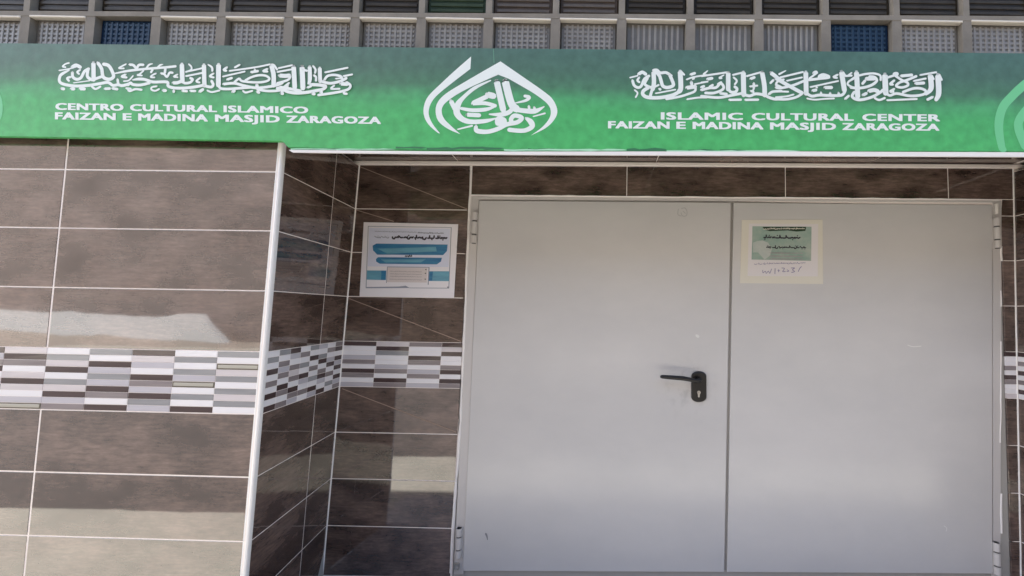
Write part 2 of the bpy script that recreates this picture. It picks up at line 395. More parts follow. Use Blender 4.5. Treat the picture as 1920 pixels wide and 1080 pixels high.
# front wall beyond the right end of the recess (outside the picture)
fr_ = empty('tiled_wall', (4, -D, FLOOR), 'brown tiled front wall beyond the right picture edge', 'wall')
XQ = line((2.425, .0217))
v, f = slab([(2.40, -D+BT, FLOOR-.02), (8.9, -D+BT, FLOOR-.02), (8.9, -D+BT, 1.30), (2.452, -D+BT, 1.30)], (0, -1, 0), BT-.0018, .001); obj('grout', v, f, M_GROUT, fr_)
for k in (-4, -3, -2, -1, 0, 1, 2, 3, 4):
    k1 = k+1 if k < 4 else 4.95
    for j in range(3):
        c4 = [Fp(XQ, k, TW*j, -D+.008), Fp(XQ, k, TW*(j+1), -D+.008), Fp(XQ, k1, TW*(j+1), -D+.008), Fp(XQ, k1, TW*j, -D+.008)]
        if k: lay(fr_, c4, n, th=.0075, gx=.004)
mosaic(fr_, lambda j, k: Fp(XQ, k, MW*j, -D+.008), [FC[i % 8] for i in (3, 1, 4, 6, 2)], n, False)

# ------------------------------------------------------------------ soffit
sf = empty('tiled_ceiling', (.5, -.3, 1.30), 'narrow strip of brown tiled ceiling between the green sign and the top of the recess', 'ceiling')
def sz(x): return zt(x)+.020
def Sp(x, y): return Vector((x, y, sz(x)))
v, f = slab([Sp(-1.40, -D+.06)+Vector((0, 0, .03)), Sp(2.46, -D+.06)+Vector((0, 0, .03)), Sp(2.46, .0)+Vector((0, 0, .03)), Sp(-1.40, .0)+Vector((0, 0, .03))], (0, 0, -1), .0265, .001)
obj('grout', v, f, M_GROUT, sf)
jo = [-1.36, at(857, 303, -.02).x, at(1231, 304, -.02).x, at(1634, 306, -.02).x, 2.42]
for a_, b_ in zip(jo, jo[1:]):
    u = Vector((0, 0, .012)); lay(sf, [Sp(a_, -D+.03)+u, Sp(b_, -D+.03)+u, Sp(b_, -.002)+u, Sp(a_, -.002)+u], (0, 0, -1), th=.011, g=.0025)

# ------------------------------------------------------------------ double door
M_DOOR = mat('grey_door_paint', (.59, .57, .555), .22, noise=((1.4, 1.4, 2.6), (.515, .502, .495), .9), bump=(3.2, .22, .006))
M_FRAME = mat('grey_frame_paint', (.56, .53, .51), .38, bump=(15, .15, .003))
M_BLACK = mat('black_plastic', (.010, .009, .009), .32)
M_DARK = mat('dark_gap', (.012, .011, .012), .8)
M_STEEL = mat('zinc_steel', (.55, .53, .50), .35, metal=.9)
dr = empty('double_door', (.8, 0, FLOOR), 'grey steel double door with black lever handle on its left leaf', 'door')
PT, PB = 0, 0
def quad(px4, Y): return [at(p[0], p[1], Y) for p in px4]
ZB = FLOOR+.012
def leaf_x(px, py, Y): return at(px, py, Y)
# frame: jambs and head
fl = [at(883.5, 368, -.004), at(849, 1066, -.004)]; fr = [at(1877, 375, -.004), at(1876, 1070, -.004)]
def frame_piece(c4, y0, th, name='frame', m_=None, par=None):
    v, f = slab([Vector((p.x, y0, p.z)) for p in c4], n, th, .0015); return obj(name, v, f, m_ or M_FRAME, par or dr)
tl, tr_, bl, br = at(884, 368, 0), at(1878, 376, 0), at(851, 1077, 0), at(1876, 1082, 0)
il, ir, ibl, ibr = at(898, 374, 0), at(1861, 380, 0), at(869, 1077, 0), at(1862, 1082, 0)
frame_piece([bl, ibl, il, tl], .012, .013); frame_piece([ibr, br, tr_, ir], .012, .013); frame_piece([il, ir, tr_, tl], .012, .0135)
frame_piece([at(862, 1090, 0), at(1870, 1095, 0), ir, il], .03, .004, 'door_gap', M_DARK)
YL = -.006
lv = [at(867.5, 1071, YL), at(1358, 1073, YL), at(1370.5, 380, YL), at(898.5, 376, YL)]
v, f = slab([Vector((p.x, .02, p.z)) for p in lv], n, .026, .002); leaf1 = obj('door_leaf', v, f, M_DOOR, dr)
rv = [at(1363.5, 1073, YL), at(1861, 1076, YL), at(1860.5, 384, YL), at(1376, 380, YL)]
v, f = slab([Vector((p.x, .02, p.z)) for p in rv], n, .026, .002); leaf2 = obj('door_leaf', v, f, M_DOOR, dr)
leaf1['label'] = 'left door leaf with the lever'; leaf2['label'] = 'right door leaf with the paper notice'
# raised edge fold of the left leaf (meeting stile) and slim lip of the right one
v, f = slab([at(1371.5, 1074, 0)*1, at(1374, 1074, 0), at(1376, 381, 0), at(1374, 381, 0)], n, .001, .0002)
# caulk lines round the frame
def caulk(pts, w, seed, name='caulk_line'):
    rnd = random.Random(seed); P = []
    for (x0, y0), (x1, y1) in zip(pts, pts[1:]):
        m_ = max(2, int(math.hypot(x1-x0, y1-y0)/18))
        for i in range(m_): P.append((x0+(x1-x0)*i/m_, y0+(y1-y0)*i/m_))
    P.append(pts[-1]); V = []; F = []
    for i, (x, y) in enumerate(P):
        a_ = P[max(0, i-1)]; b_ = P[min(len(P)-1, i+1)]; dx, dy = b_[0]-a_[0], b_[1]-a_[1]; l = math.hypot(dx, dy); nx, ny = -dy/l, dx/l
        x += nx*rnd.uniform(-.6, .6); y += ny*rnd.uniform(-.6, .6); ww = w*rnd.uniform(.7, 1.3)/2
        for s_, yy in ((-1, .006), (-.45, -.0035), (.45, -.0035), (1, .006)): V.append(at(x+nx*ww*s_, y+ny*ww*s_, 0)*1); V[-1].y = yy
    for i in range(len(P)-1):
        for j in range(3): F.append((i*4+j, i*4+j+1, i*4+j+5, i*4+j+4))
    return obj(name, V, F, M_CAULK, dr, smooth=True)
caulk([(883, 312), (881, 366), (876, 480), (870, 640), (862, 812), (855, 900), (849, 985), (844, 1074)], 5.5, 3)
caulk([(882, 366), (1380, 370), (1872, 374)], 3.5, 4)
caulk([(1877, 462), (1877.5, 490)], 5, 5); caulk([(1876.5, 545), (1877, 575)], 4, 6); caulk([(1876, 640), (1876, 770), (1875, 830)], 3, 7); caulk([(1877, 925), (1877.5, 1000)], 6.5, 8)
# hinges
def cyl(c, r, h, seg=14, ax='z'):
    V = []; F = []
    for i in range(seg):
        t = 2*math.pi*i/seg
        for s_ in (-1, 1):
            if ax == 'z': V.append(Vector((c[0]+r*math.cos(t), c[1]+r*math.sin(t), c[2]+s_*h/2)))
            else: V.append(Vector((c[0]+r*math.cos(t), c[1]+s_*h/2, c[2]+r*math.sin(t))))
    for i in range(seg): j = (i+1) % seg; F.append((2*i, 2*j, 2*j+1, 2*i+1))
    F.append(tuple(2*i for i in range(seg))); F.append(tuple(2*i+1 for i in range(seg))); return V, F
M_PIN = mat('gap_shade_steel', (.09, .085, .08), .5)  # dark pin colour carries the shade in the gaps between hinge barrels
def hinge(px, y0, y1, leaf):
    a_, b_ = at(px, y0, -.012), at(px, y1, -.012); zc = (a_.z+b_.z)/2; h = a_.z-b_.z; x = (a_.x+b_.x)/2
    mb = MB(); r = .0165
    mb.add(*cyl((x, -.012, a_.z-h*.13), r, h*.26)); o = mb.obj('hinge', M_FRAME, leaf)
    mb = MB(); mb.add(*cyl((x, -.012, a_.z-h*.50), r, h*.38)); mb.obj('hinge_barrel', M_FRAME, leaf)
    mb = MB(); mb.add(*cyl((x, -.012, a_.z-h*.86), r, h*.24)); mb.obj('hinge_barrel', M_FRAME, leaf)
    mb = MB(); mb.add(*cyl((x, -.012, zc), r*.75, h)); mb.obj('hinge_pin', M_PIN, leaf)
    v, f = slab([(x-.022, .004, b_.z), (x+.022, .004, b_.z), (x+.022, .004, a_.z), (x-.022, .004, a_.z)], n, .008, .002); obj('hinge_plate', v, f, M_FRAME, leaf)
hinge(889.5, 398, 457, leaf1); hinge(860, 990, 1046, leaf1); hinge(1869.5, 409, 466, leaf2); hinge(1869, 1017, 1078, leaf2)
a_ = at(856, 1062, -.012); mb = MB(); mb.add(*cyl((a_.x, -.012, a_.z), .014, .03)); mb.add(*cyl((a_.x+.006, -.03, a_.z-.006), .008, .02, ax='y')); mb.obj('bottom_pivot', M_STEEL, leaf1)
a_ = at(1869, 392, -.01); mb = MB(); mb.add(*cyl((a_.x, -.008, a_.z), .010, .06)); mb.obj('hinge_cap', mat('cream_paint', (.72, .68, .63), .5), leaf2)
# lever handle
def rounded(px0, py0, px1, py1, rx, ry, Y, seg=6):
    P = []
    for cx_, cy_, a0 in ((px1-rx, py0+ry, -90), (px1-rx, py1-ry, 0), (px0+rx, py1-ry, 90), (px0+rx, py0+ry, 180)):
        for i in range(seg+1):
            t = math.radians(a0+90*i/seg); P.append((cx_+rx*math.cos(t), cy_+ry*math.sin(t)))
    return P
def extrude(P, Y, th, bev=.002):
    """outline in pixels, built on plane y = Y, th towards the street, with a rounded rim"""
    B = [at(p[0], p[1], Y) for p in P]; c = sum(B, Vector())/len(B); N_ = len(B)
    sh_ = lambda p, k: Vector((c.x+(p.x-c.x)*k, p.y, c.z+(p.z-c.z)*k))
    rings = [[sh_(p, 1) for p in B], [sh_(p, 1)+Vector((0, -(th-bev), 0)) for p in B], [sh_(p, .965)+Vector((0, -(th-bev*.3), 0)) for p in B], [sh_(p, .92)+Vector((0, -th, 0)) for p in B]]
    V = sum(rings, []); F = []
    for r in range(3):
        for i in range(N_): j = (i+1) % N_; F.append((r*N_+i, r*N_+j, (r+1)*N_+j, (r+1)*N_+i))
    F.append(tuple(range(N_))); F.append(tuple(range(3*N_, 4*N_))); return V, F
v, f = extrude(rounded(1296, 696, 1324, 753.5, 13.5, 9, YL), YL, .012, .005); obj('lock_plate', v, f, M_BLACK, leaf1)
HY = -.062
def tube(pts, seg=12):
    V = []; F = []
    for i, (p, rx, rz) in enumerate(pts):
        p = Vector(p); a_ = Vector(pts[max(0, i-1)][0]); b_ = Vector(pts[min(len(pts)-1, i+1)][0]); d = (b_-a_).normalized()
        u = Vector((0, 0, 1)) if abs(d.z) < .9 else Vector((1, 0, 0)); s_ = d.cross(u).normalized(); u = s_.cross(d).normalized()
        for k in range(seg): t = 2*math.pi*k/seg; V.append(p+s_*rx*math.cos(t)+u*rz*math.sin(t))
    for i in range(len(pts)-1):
        for k in range(seg): l = (k+1) % seg; F.append((i*seg+k, i*seg+l, (i+1)*seg+l, (i+1)*seg+k))
    F.append(tuple(range(seg))); F.append(tuple(range((len(pts)-1)*seg, len(pts)*seg))); return V, F
q0, q1, q2 = at(1309, 711, YL-.01), at(1306, 711.5, HY), at(1238, 706, HY)
pts = [((q0.x, YL-.010, q0.z), .016, .014), ((q0.x, HY+.02, q0.z), .0145, .013), ((q0.x-.004, HY+.004, q0.z), .0135, .012), ((q0.x-.024, HY-.001, q0.z-.001), .009, .0105),
       (tuple(q1.lerp(q2, .35)), .009, .0125), (tuple(q1.lerp(q2, .75)), .009, .0115), (tuple(q1.lerp(q2, .95)), .009, .010), (tuple(q2), .006, .0055)]
v, f = tube(pts); obj('lever', v, f, M_BLACK, leaf1, smooth=True)
a_ = at(1308.5, 711, YL-.012); mb = MB(); mb.add(*cyl((a_.x, YL-.015, a_.z), .020, .012, 20, 'y')); mb.obj('lever_collar', M_BLACK, leaf1)
a_ = at(1310, 737, YL-.012); mb = MB(); mb.add(*cyl((a_.x, YL-.014, a_.z+.004), .0095, .009, 16, 'y'));
v, f = slab([(a_.x-.004, YL-.010, a_.z-.022), (a_.x+.004, YL-.010, a_.z-.022), (a_.x+.006, YL-.010, a_.z+.002), (a_.x-.006, YL-.010, a_.z+.002)], n, .0085, .001); mb.add(v, f); mb.obj('lock_cylinder', M_STEEL, leaf1)
v, f = slab([(a_.x-.001, YL-.018, a_.z-.0), (a_.x+.001, YL-.018, a_.z-.0), (a_.x+.001, YL-.018, a_.z+.009), (a_.x-.001, YL-.018, a_.z+.009)], n, .0012, .0002); obj('key_slot', v, f, M_DARK, leaf1)
# wear on the paint
M_SCUFF = mat('pale_scuff', (.66, .65, .62), .5); M_SMUDGE = mat('dark_smudge', (.20, .20, .21), .5); M_PSMUDGE = mat('grey_smudge', (.38, .375, .37), .5)
YF = YL-.0003
def mark(name, strokes, m_, par, Y=YF):
    o = strokes_mesh(strokes, Y, th=.0002).obj(name, m_, par); triangulate(o); return o
mark('paint_chip', [(5, [(1306, 629), (1309, 631)])], M_SCUFF, leaf1)
mark('scratch', [(1.6, [(1702, 647), (1712, 650), (1727, 649)])], M_SCUFF, leaf2)
mark('scratch', [(2.4, [(911, 1001, 4), (913, 1006, 3), (914, 1012, 1.5)])], M_SMUDGE, leaf1)
mark('embossed_mark', [(1.6, [(1272, 392), (1271, 402), (1277, 405)]), (1.6, [(1278, 391), (1284, 390), (1288, 396), (1287, 404), (1280, 405), (1277, 399)]), (1.5, [(1281, 396), (1285, 400)])], M_PSMUDGE, leaf1)
mark('scratch', [(1.2, [(1770, 986), (1775, 990), (1774, 996)])], M_SCUFF, leaf2)
def worn(name, px4, col, sc, lo, hi, par, Y):
    """blotchy film of rubbed or touched-up paint, broken up by noise"""
    M = mat(name, col, .4); t = M.node_tree; p = t.nodes['Principled BSDF']; tc = N(t, 'ShaderNodeTexCoord'); g = N(t, 'ShaderNodeTexGradient', gradient_type='SPHERICAL')
    mp = N(t, 'ShaderNodeMapping'); mp.inputs['Location'].default_value = (-1, -1, -1); mp.inputs['Scale'].default_value = (2, 2, 2); t.links.new(tc.outputs['Generated'], mp.inputs[0]); 
    sx = N(t, 'ShaderNodeSeparateXYZ'); cb_ = N(t, 'ShaderNodeCombineXYZ'); t.links.new(mp.outputs[0], sx.inputs[0]); t.links.new(sx.outputs[0], cb_.inputs[0]); t.links.new(sx.outputs[2], cb_.inputs[2]); t.links.new(cb_.outputs[0], g.inputs[0])
    nz = N(t, 'ShaderNodeTexNoise'); nz.inputs['Scale'].default_value = sc; nz.inputs['Detail'].default_value = 6; t.links.new(tc.outputs['Object'], nz.inputs['Vector'])
    mr = N(t, 'ShaderNodeMapRange'); mr.inputs[1].default_value = lo; mr.inputs[2].default_value = hi; mr.inputs[4].default_value = .5 if name == 'rubbed_paint' else .22; t.links.new(nz.outputs[0], mr.inputs[0])
    mu = N(t, 'ShaderNodeMath', operation='MULTIPLY'); t.links.new(mr.outputs[0], mu.inputs[0]); t.links.new(g.outputs[0], mu.inputs[1]); t.links.new(mu.outputs[0], p.inputs['Alpha'])
    obj(name, [at(a_, b_, Y) for a_, b_ in px4], [(0, 1, 2, 3)], M, par)
worn('grime', [(1230, 800), (1352, 800), (1352, 660), (1230, 660)], (.22, .21, .20), 22, .5, .75, leaf1, YF-.0002)

# ------------------------------------------------------------------ notices
def printed(name, polys, m_, par, Y, th=.0003):
    for P in polys: o = poly_film([P], Y, th).obj(name, m_, par); triangulate(o)
def zp(x0, y0, s, P): return [(x0+x/s, y0+y/s) for x, y in P]
M_PAPER = mat('white_paper', (.80, .77, .80), .35, bump=(6, .3, .006)); M_CREAM = mat('cream_paper', (.66, .625, .54), .4)
M_BLUE = mat('print_blue', srgb(62, 135, 170), .35, noise=((9, 9, 60), srgb(38, 95, 145), .9)); M_TEAL = mat('print_teal', srgb(110, 170, 190), .35, noise=((7, 7, 40), srgb(90, 140, 165), .9))
M_INK = mat('print_ink', (.03, .025, .04), .5); M_GINK = mat('print_grey_ink', (.28, .30, .36), .5); M_PALE = mat('print_pale_blue', srgb(200, 212, 228), .4)
M_LGREY = mat('print_light_grey', srgb(205, 200, 205), .4); M_PINKP = mat('print_pinkish', srgb(214, 204, 202), .4)
Zn = lambda P: zp(660, 400, 6.355, P)
YN = -.004
q = Zn([(90, 990), (1215, 1010), (1265, 130), (140, 105)])
n1 = empty('notice', at(767, 487, YN), 'white notice with two blue bars taped on the tiles left of the door', 'notice')
v, f = slab([Vector((p.x, YN+.001, p.z)) for p in [at(a_, b_, YN) for a_, b_ in q]], n, .0012, .0002); obj('paper', v, f, M_PAPER, n1)
Y1 = YN-.0003
printed('border', [Zn(P) for P in ([(190, 150), (1185, 165), (1184, 172), (190, 158)], [(190, 150), (198, 150), (172, 885), (163, 885)], [(1178, 165), (1188, 165), (1158, 895), (1149, 895)], [(163, 878), (163, 893), (690, 890), (640, 862), (560, 872)], [(640, 885), (1158, 888), (1158, 896), (690, 892)])], M_GINK, n1, Y1, .0002)
printed('blue_bar', [Zn([(245, 385), (290, 360), (1140, 372), (1132, 450), (1085, 498), (300, 492), (250, 440)])], M_BLUE, n1, Y1)
printed('blue_bar', [Zn([(285, 545), (310, 522), (1072, 530), (1060, 575), (1010, 608), (330, 600), (288, 575)])], M_BLUE, n1, Y1)
printed('bar_highlight', [Zn([(300, 420), (1000, 400), (1010, 455), (420, 480)]), Zn([(340, 548), (880, 548), (820, 585), (400, 585)])], M_TEAL, n1, Y1, .0005)
printed('side_panel', [Zn([(180, 680), (405, 682), (400, 795), (175, 790)]), Zn([(925, 690), (1160, 690), (1155, 808), (920, 806)])], M_TEAL, n1, Y1)
printed('side_panel_edge', [Zn([(350, 682), (408, 682), (403, 795), (345, 794)]), Zn([(920, 692), (965, 692), (955, 806), (915, 806)])], M_BLUE, n1, Y1, .0005)
printed('text_box', [Zn([(425, 645), (900, 652), (890, 825), (412, 820)])], M_PINKP, n1, Y1, .0005)
printed('text_box_frame', [Zn([(418, 634), (922, 640), (920, 648), (418, 643)]), Zn([(418, 634), (426, 634), (414, 830), (406, 830)]), Zn([(912, 640), (924, 642), (914, 850), (902, 850)])], M_GINK, n1, Y1, .0008)
def scribble(x0, x1, y, h, w, seed, s, ox, oy, slope=.02):
    """a line of small joined script, right to left, too small to read in the photograph"""
    r = random.Random(seed); L = []; x = x1
    while x > x0:
        k = r.choice((0, 0, 1, 2, 3)); l = r.uniform(.8, 2.0)*h; yy = y+slope*(x-x0)
        if k == 0: P = [(x, yy-h*.2), (x-l*.3, yy+h*.15), (x-l*.6, yy-h*.1), (x-l, yy+h*.15)]
        elif k == 1: P = [(x, yy-h*.8), (x-l*.1, yy+h*.1), (x-l*.8, yy+h*.15)]
        elif k == 2: P = [(x, yy), (x-l*.3, yy+h*.6), (x-l*.9, yy+h*.5), (x-l, yy)]
        else: P = [(x, yy+h*.1), (x-l*.5, yy+h*.15), (x-l, yy-h*.5)]
        L.append((w/s, [(ox+a_/s, oy+b_/s) for a_, b_ in P]))
        if r.random() < .5: L.append((w*.9/s, [(ox+(x-l*.5)/s, oy+(yy+(r.choice((-1, 1)))*h*.75)/s)]))
        x -= l+r.choice((0, 0, .5))*h
    return L
mark('heading', scribble(480, 1130, 282, 30, 19, 4, 6.355, 660, 400), M_INK, n1, Y1)
printed('blue_tint', [Zn([(205, 175), (1170, 182), (1150, 640), (185, 632)])], mat('print_blue_tint', srgb(212, 215, 232), .4), n1, Y1+.00015)
mark('heading', scribble(270, 440, 280, 17, 9, 9, 6.355, 660, 400), M_GINK, n1, Y1)
mark('small_text', scribble(790, 1090, 232, 10, 8, 5, 6.355, 660, 400) + scribble(280, 770, 215, 7, 4, 6, 6.355, 660, 400), M_GINK, n1, Y1)
mark('small_text', scribble(635, 715, 508, 13, 11, 8, 6.355, 660, 400), M_INK, n1, Y1)
for i, y in enumerate((690, 720, 750, 785)): mark('small_text', scribble(450, 830, y, 7, 4, 20+i, 6.355, 660, 400), mat('print_brown_ink', (.40, .34, .36), .5), n1, Y1-.0004)
for x, y in ((880, 670), (875, 715), (872, 785), (1142, 880)): mark('bullet', [(15/6.355, [(660+x/6.355, 400+y/6.355)])], M_INK, n1, Y1-.0006)

Zm = lambda P: zp(1350, 380, 6, P)
YM = YL-.0015
n2 = empty('notice', at(1467, 471, YM), 'small cream framed green notice with handwriting taped on the right door leaf', 'notice')
q = Zm([(225, 905), (1160, 915), (1155, 190), (245, 195)])
v, f = slab([Vector((p.x, YM+.001, p.z)) for p in [at(a_, b_, YM) for a_, b_ in q]], n, .001, .0002); obj('backing_sheet', v, f, M_CREAM, n2)
Y2 = YM-.0002
printed('paper', [Zm([(325, 235), (1105, 240), (1100, 830), (310, 825)])], mat('pale_sheet', (.68, .64, .64), .35), n2, Y2)
printed('green_print', [Zm([(365, 265), (1030, 270), (1025, 655), (355, 640)])], mat('print_sage', srgb(168, 178, 168), .35, noise=((7, 7, 9), srgb(112, 150, 138), .95)), n2, Y2, .0006)
printed('dark_bar', [Zm([(480, 272), (970, 272), (960, 318), (860, 325), (760, 312), (560, 320), (490, 300)])], mat('print_dark_green', srgb(30, 55, 35), .35), n2, Y2, .0009)
printed('light_patch', [Zm([(372, 560), (372, 450), (420, 430), (480, 425), (540, 450), (585, 520), (560, 600), (500, 640), (430, 560)])], mat('print_pale_grey', srgb(184, 188, 184), .35, noise=((20, 20, 20), srgb(160, 175, 168), .8)), n2, Y2, .0009)
mark('title', scribble(500, 950, 292, 12, 7, 31, 6, 1350, 380, 0), M_CREAM, n2, Y2-.0010)
mark('heading', scribble(500, 900, 388, 30, 15, 32, 6, 1350, 380, .02), M_INK, n2, Y2-.0010)
mark('heading', scribble(545, 965, 500, 22, 11, 33, 6, 1350, 380, .01), M_INK, n2, Y2-.0010)
for i, y in enumerate((565, 600, 632)): mark('small_text', scribble(560, 930, y, 8, 4, 40+i, 6, 1350, 380, .01), mat('print_mauve_ink', (.38, .28, .32), .5), n2, Y2-.0010)
M_PEN = mat('pen_ink', (.22, .20, .34), .5)
mark('handwriting', scribble(400, 960, 688, 14, 5, 51, 6, 1350, 380, -.02), M_PEN, n2, Y2-.0010)
mark('handwriting', zoomed(1350, 380, 6, [(6, [(480, 760), (485, 790), (510, 770), (520, 795), (545, 770), (560, 795), (580, 745)]), (7, [(620, 740), (618, 800)]), (6, [(650, 765), (670, 765)]), (6, [(660, 752), (660, 780)]),
     (7, [(695, 735), (725, 740), (705, 775), (735, 775)]), (6, [(755, 755), (775, 770), (752, 775)]), (7, [(800, 735), (840, 735), (815, 755), (840, 775), (805, 785)]), (7, [(880, 775), (900, 735), (915, 720)])]), M_PEN, n2, Y2-.0010)

# ------------------------------------------------------------------ green sign
YS = -D-.05
def sign_material():
    M = bpy.data.materials.new('green_vinyl_print'); M.use_nodes = True; t = M.node_tree; p = t.nodes['Principled BSDF']
    tc = N(t, 'ShaderNodeTexCoord'); sp = N(t, 'ShaderNodeSeparateXYZ'); t.links.new(tc.outputs['Object'], sp.inputs[0])
    nz = N(t, 'ShaderNodeTexNoise'); nz.inputs['Scale'].default_value = 2.2; nz.inputs['Detail'].default_value = 4; t.links.new(tc.outputs['Object'], nz.inputs['Vector'])
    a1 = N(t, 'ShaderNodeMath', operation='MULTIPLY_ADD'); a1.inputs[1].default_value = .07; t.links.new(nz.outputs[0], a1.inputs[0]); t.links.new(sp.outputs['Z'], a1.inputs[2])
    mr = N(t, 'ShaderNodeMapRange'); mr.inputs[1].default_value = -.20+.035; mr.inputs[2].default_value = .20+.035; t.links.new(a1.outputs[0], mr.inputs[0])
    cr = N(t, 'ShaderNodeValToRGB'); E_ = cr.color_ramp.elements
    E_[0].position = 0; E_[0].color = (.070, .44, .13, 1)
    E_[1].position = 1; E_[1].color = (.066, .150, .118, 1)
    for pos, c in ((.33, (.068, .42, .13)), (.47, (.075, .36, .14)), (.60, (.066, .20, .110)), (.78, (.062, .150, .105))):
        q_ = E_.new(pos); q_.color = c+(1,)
    t.links.new(mr.outputs[0], cr.inputs[0])
    n2_ = N(t, 'ShaderNodeTexNoise'); n2_.inputs['Scale'].default_value = 26; n2_.inputs['Detail'].default_value = 6; t.links.new(tc.outputs['Object'], n2_.inputs['Vector'])
    m3 = N(t, 'ShaderNodeMapRange'); m3.inputs[1].default_value = .3; m3.inputs[2].default_value = .7; m3.inputs[3].default_value = .84; m3.inputs[4].default_value = 1.14; t.links.new(n2_.outputs[0], m3.inputs[0])
    vs = N(t, 'ShaderNodeVectorMath', operation='SCALE'); t.links.new(cr.outputs[0], vs.inputs[0]); t.links.new(m3.outputs[0], vs.inputs['Scale']); t.links.new(vs.outputs[0], p.inputs['Base Color'])
    p.inputs['Roughness'].default_value = .5
    b = N(t, 'ShaderNodeBump'); b.inputs['Strength'].default_value = .3; b.inputs['Distance'].default_value = .004; t.links.new(n2_.outputs[0], b.inputs['Height']); t.links.new(b.outputs[0], p.inputs['Normal'])
    return M
M_SIGN = sign_material()
M_LET = mat('white_vinyl_letters', (.80, .86, .83), .45); M_GHOST = mat('pale_green_vinyl', (.16, .58, .27), .5)
sg = empty('shop_sign', at(960, 180, YS), 'long green sign with white Arabic calligraphy, drop emblem and Spanish and English lettering', 'sign')
out = [(-420, 250), (0, 255), (300, 260), (529, 264), (540, 276), (700, 279.5), (860, 281), (1200, 282.5), (1500, 282.5), (1920, 284), (2300, 286), (2300, 104), (1920, 100), (1500, 96), (1000, 91.5), (500, 86), (0, 81), (-420, 77)]
V = [at(p[0], p[1], YS) for p in out]; k = len(V); V2 = [Vector((p.x, YS+.018, p.z)) for p in V]
F = [tuple(range(k)), tuple(range(k, 2*k))]+[(i, (i+1) % k, k+(i+1) % k, k+i) for i in range(k)]
o = obj('sign_panel', V+V2, F, M_SIGN, sg); triangulate(o)
# white strip under the sign and the torn lower edge of the print
out = [(541, 281), (860, 284), (1500, 284), (1920, 285.5), (2300, 287), (2300, 297), (1920, 294), (1500, 292), (1000, 290), (700, 287.5), (548, 285.5)]
V = [at(p[0], p[1], YS-.003) for p in out]; k = len(V); V2 = [Vector((p.x, YS+.004, p.z)) for p in V]
F = [tuple(range(k)), tuple(range(k, 2*k))]+[(i, (i+1) % k, k+(i+1) % k, k+i) for i in range(k)]
o = obj('edge_strip', V+V2, F, M_TRIM, sg); triangulate(o)
def torn(x0, x1, y, h, seed, m_):
    r = random.Random(seed); up = []; dn = []; x = x0
    while x < x1: up.append((x, y-h*r.uniform(.1, .6))); dn.append((x, y+h*r.uniform(.2, .6))); x += r.uniform(8, 26)
    up.append((x1, y)); dn.append((x1, y+.4)); return up+dn[::-1]
slope = lambda x: 277.5+(x-700)*.005
printed('torn_print', [torn(a_, b_, slope(a_)+o_, h, i, 0) for i, (a_, b_, h, o_) in enumerate(((742, 800, 4, -1), (800, 945, 6, 0), (990, 1040, 4, 1), (1175, 1250, 7, .5), (1290, 1340, 4, 1), (1350, 1400, 3, 1)))], mat('dark_green_vinyl', srgb(52, 118, 78), .5), sg, YS, .0006)
printed('torn_print', [torn(a_, b_, slope(a_)+o_, h, i+9, 0) for i, (a_, b_, h, o_) in enumerate(((545, 740, 3, 3.0), (945, 1175, 4, 2.5), (1250, 1500, 4, 2.8), (1560, 1900, 2, 4)))], mat('faded_vinyl', srgb(170, 226, 190), .5), sg, YS, .0010)
printed('seam', [[(924.3, 91), (925.8, 91), (927.0, 118), (925.6, 118)]], mat('seam_light', (.12, .30, .2), .5), sg, YS, .0006)
def words(L, par):
    for (txt, x0, x1, (xa, ta, ba), (xb_, tb, bb)) in L:
        cu = bpy.data.curves.new('lettering', 'FONT'); cu.body = txt; cu.size = 1; cu.offset = 0; cu.space_character = 1.08; cu.resolution_u = 3
        to = bpy.data.objects.new('lettering', cu); COL.objects.link(to); dg = bpy.context.evaluated_depsgraph_get()
        me = bpy.data.meshes.new_from_object(to.evaluated_get(dg)); COL.objects.unlink(to); bpy.data.objects.remove(to)
        xs = [v_.co.x for v_ in me.vertices]; ys = [v_.co.y for v_ in me.vertices]; X0, X1 = min(xs), max(xs)
        Y0_, Y1_ = -.02, .735
        pos = []; fs = []; nv = len(me.vertices)
        for q_, (ox, oy) in enumerate(((-1.5, -.55), (1.5, -.55), (0, 0), (-1.5, .55), (1.5, .55))):
          fs += [tuple(i+q_*nv for i in p.vertices) for p in me.polygons]
          for v_ in me.vertices:
            px = x0+1.5+ox+(x1-x0-3.0)*(v_.co.x-X0)/(X1-X0); t = (px-xa)/(xb_-xa); top = ta+(tb-ta)*t; bot = ba+(bb-ba)*t
            py = bot+oy+(top-bot)*(v_.co.y-Y0_)/(Y1_-Y0_); pos.append(at(px, py, YS-.0008-.00004*q_))
        o = obj('lettering', pos, fs, M_LET, par); o['label'] = 'white letters '+txt
e1 = ((104, 192.8, 205.7), (578, 199.7, 212.6)); e2 = ((103, 210, 223.6), (714.5, 218.6, 232.4)); e3 = ((1239, 210, 224), (1763, 214, 227.4)); e4 = ((1140, 226.5, 240.5), (1762, 231.7, 245))
words([('CENTRO', 103.7, 231.8, *e1), ('CULTURAL', 243.8, 407, *e1), ('ISLAMICO', 419, 578, *e1),
       ('FAIZAN', 103, 217, *e2), ('E', 230, 247, *e2), ('MADINA', 259, 390, *e2), ('MASJID', 403, 524.6, *e2), ('ZARAGOZA', 536.6, 714.5, *e2),
       ('ISLAMIC', 1239, 1393, *e3), ('CULTURAL', 1409.3, 1601, *e3), ('CENTER', 1616.7, 1763, *e3),
       ('FAIZAN', 1140, 1255.6, *e4), ('E', 1268, 1286, *e4), ('MADINA', 1298.6, 1431.6, *e4), ('MASJID', 1443.7, 1567.7, *e4), ('ZARAGOZA', 1579, 1761.5, *e4)], sg)
z_ = 12.706
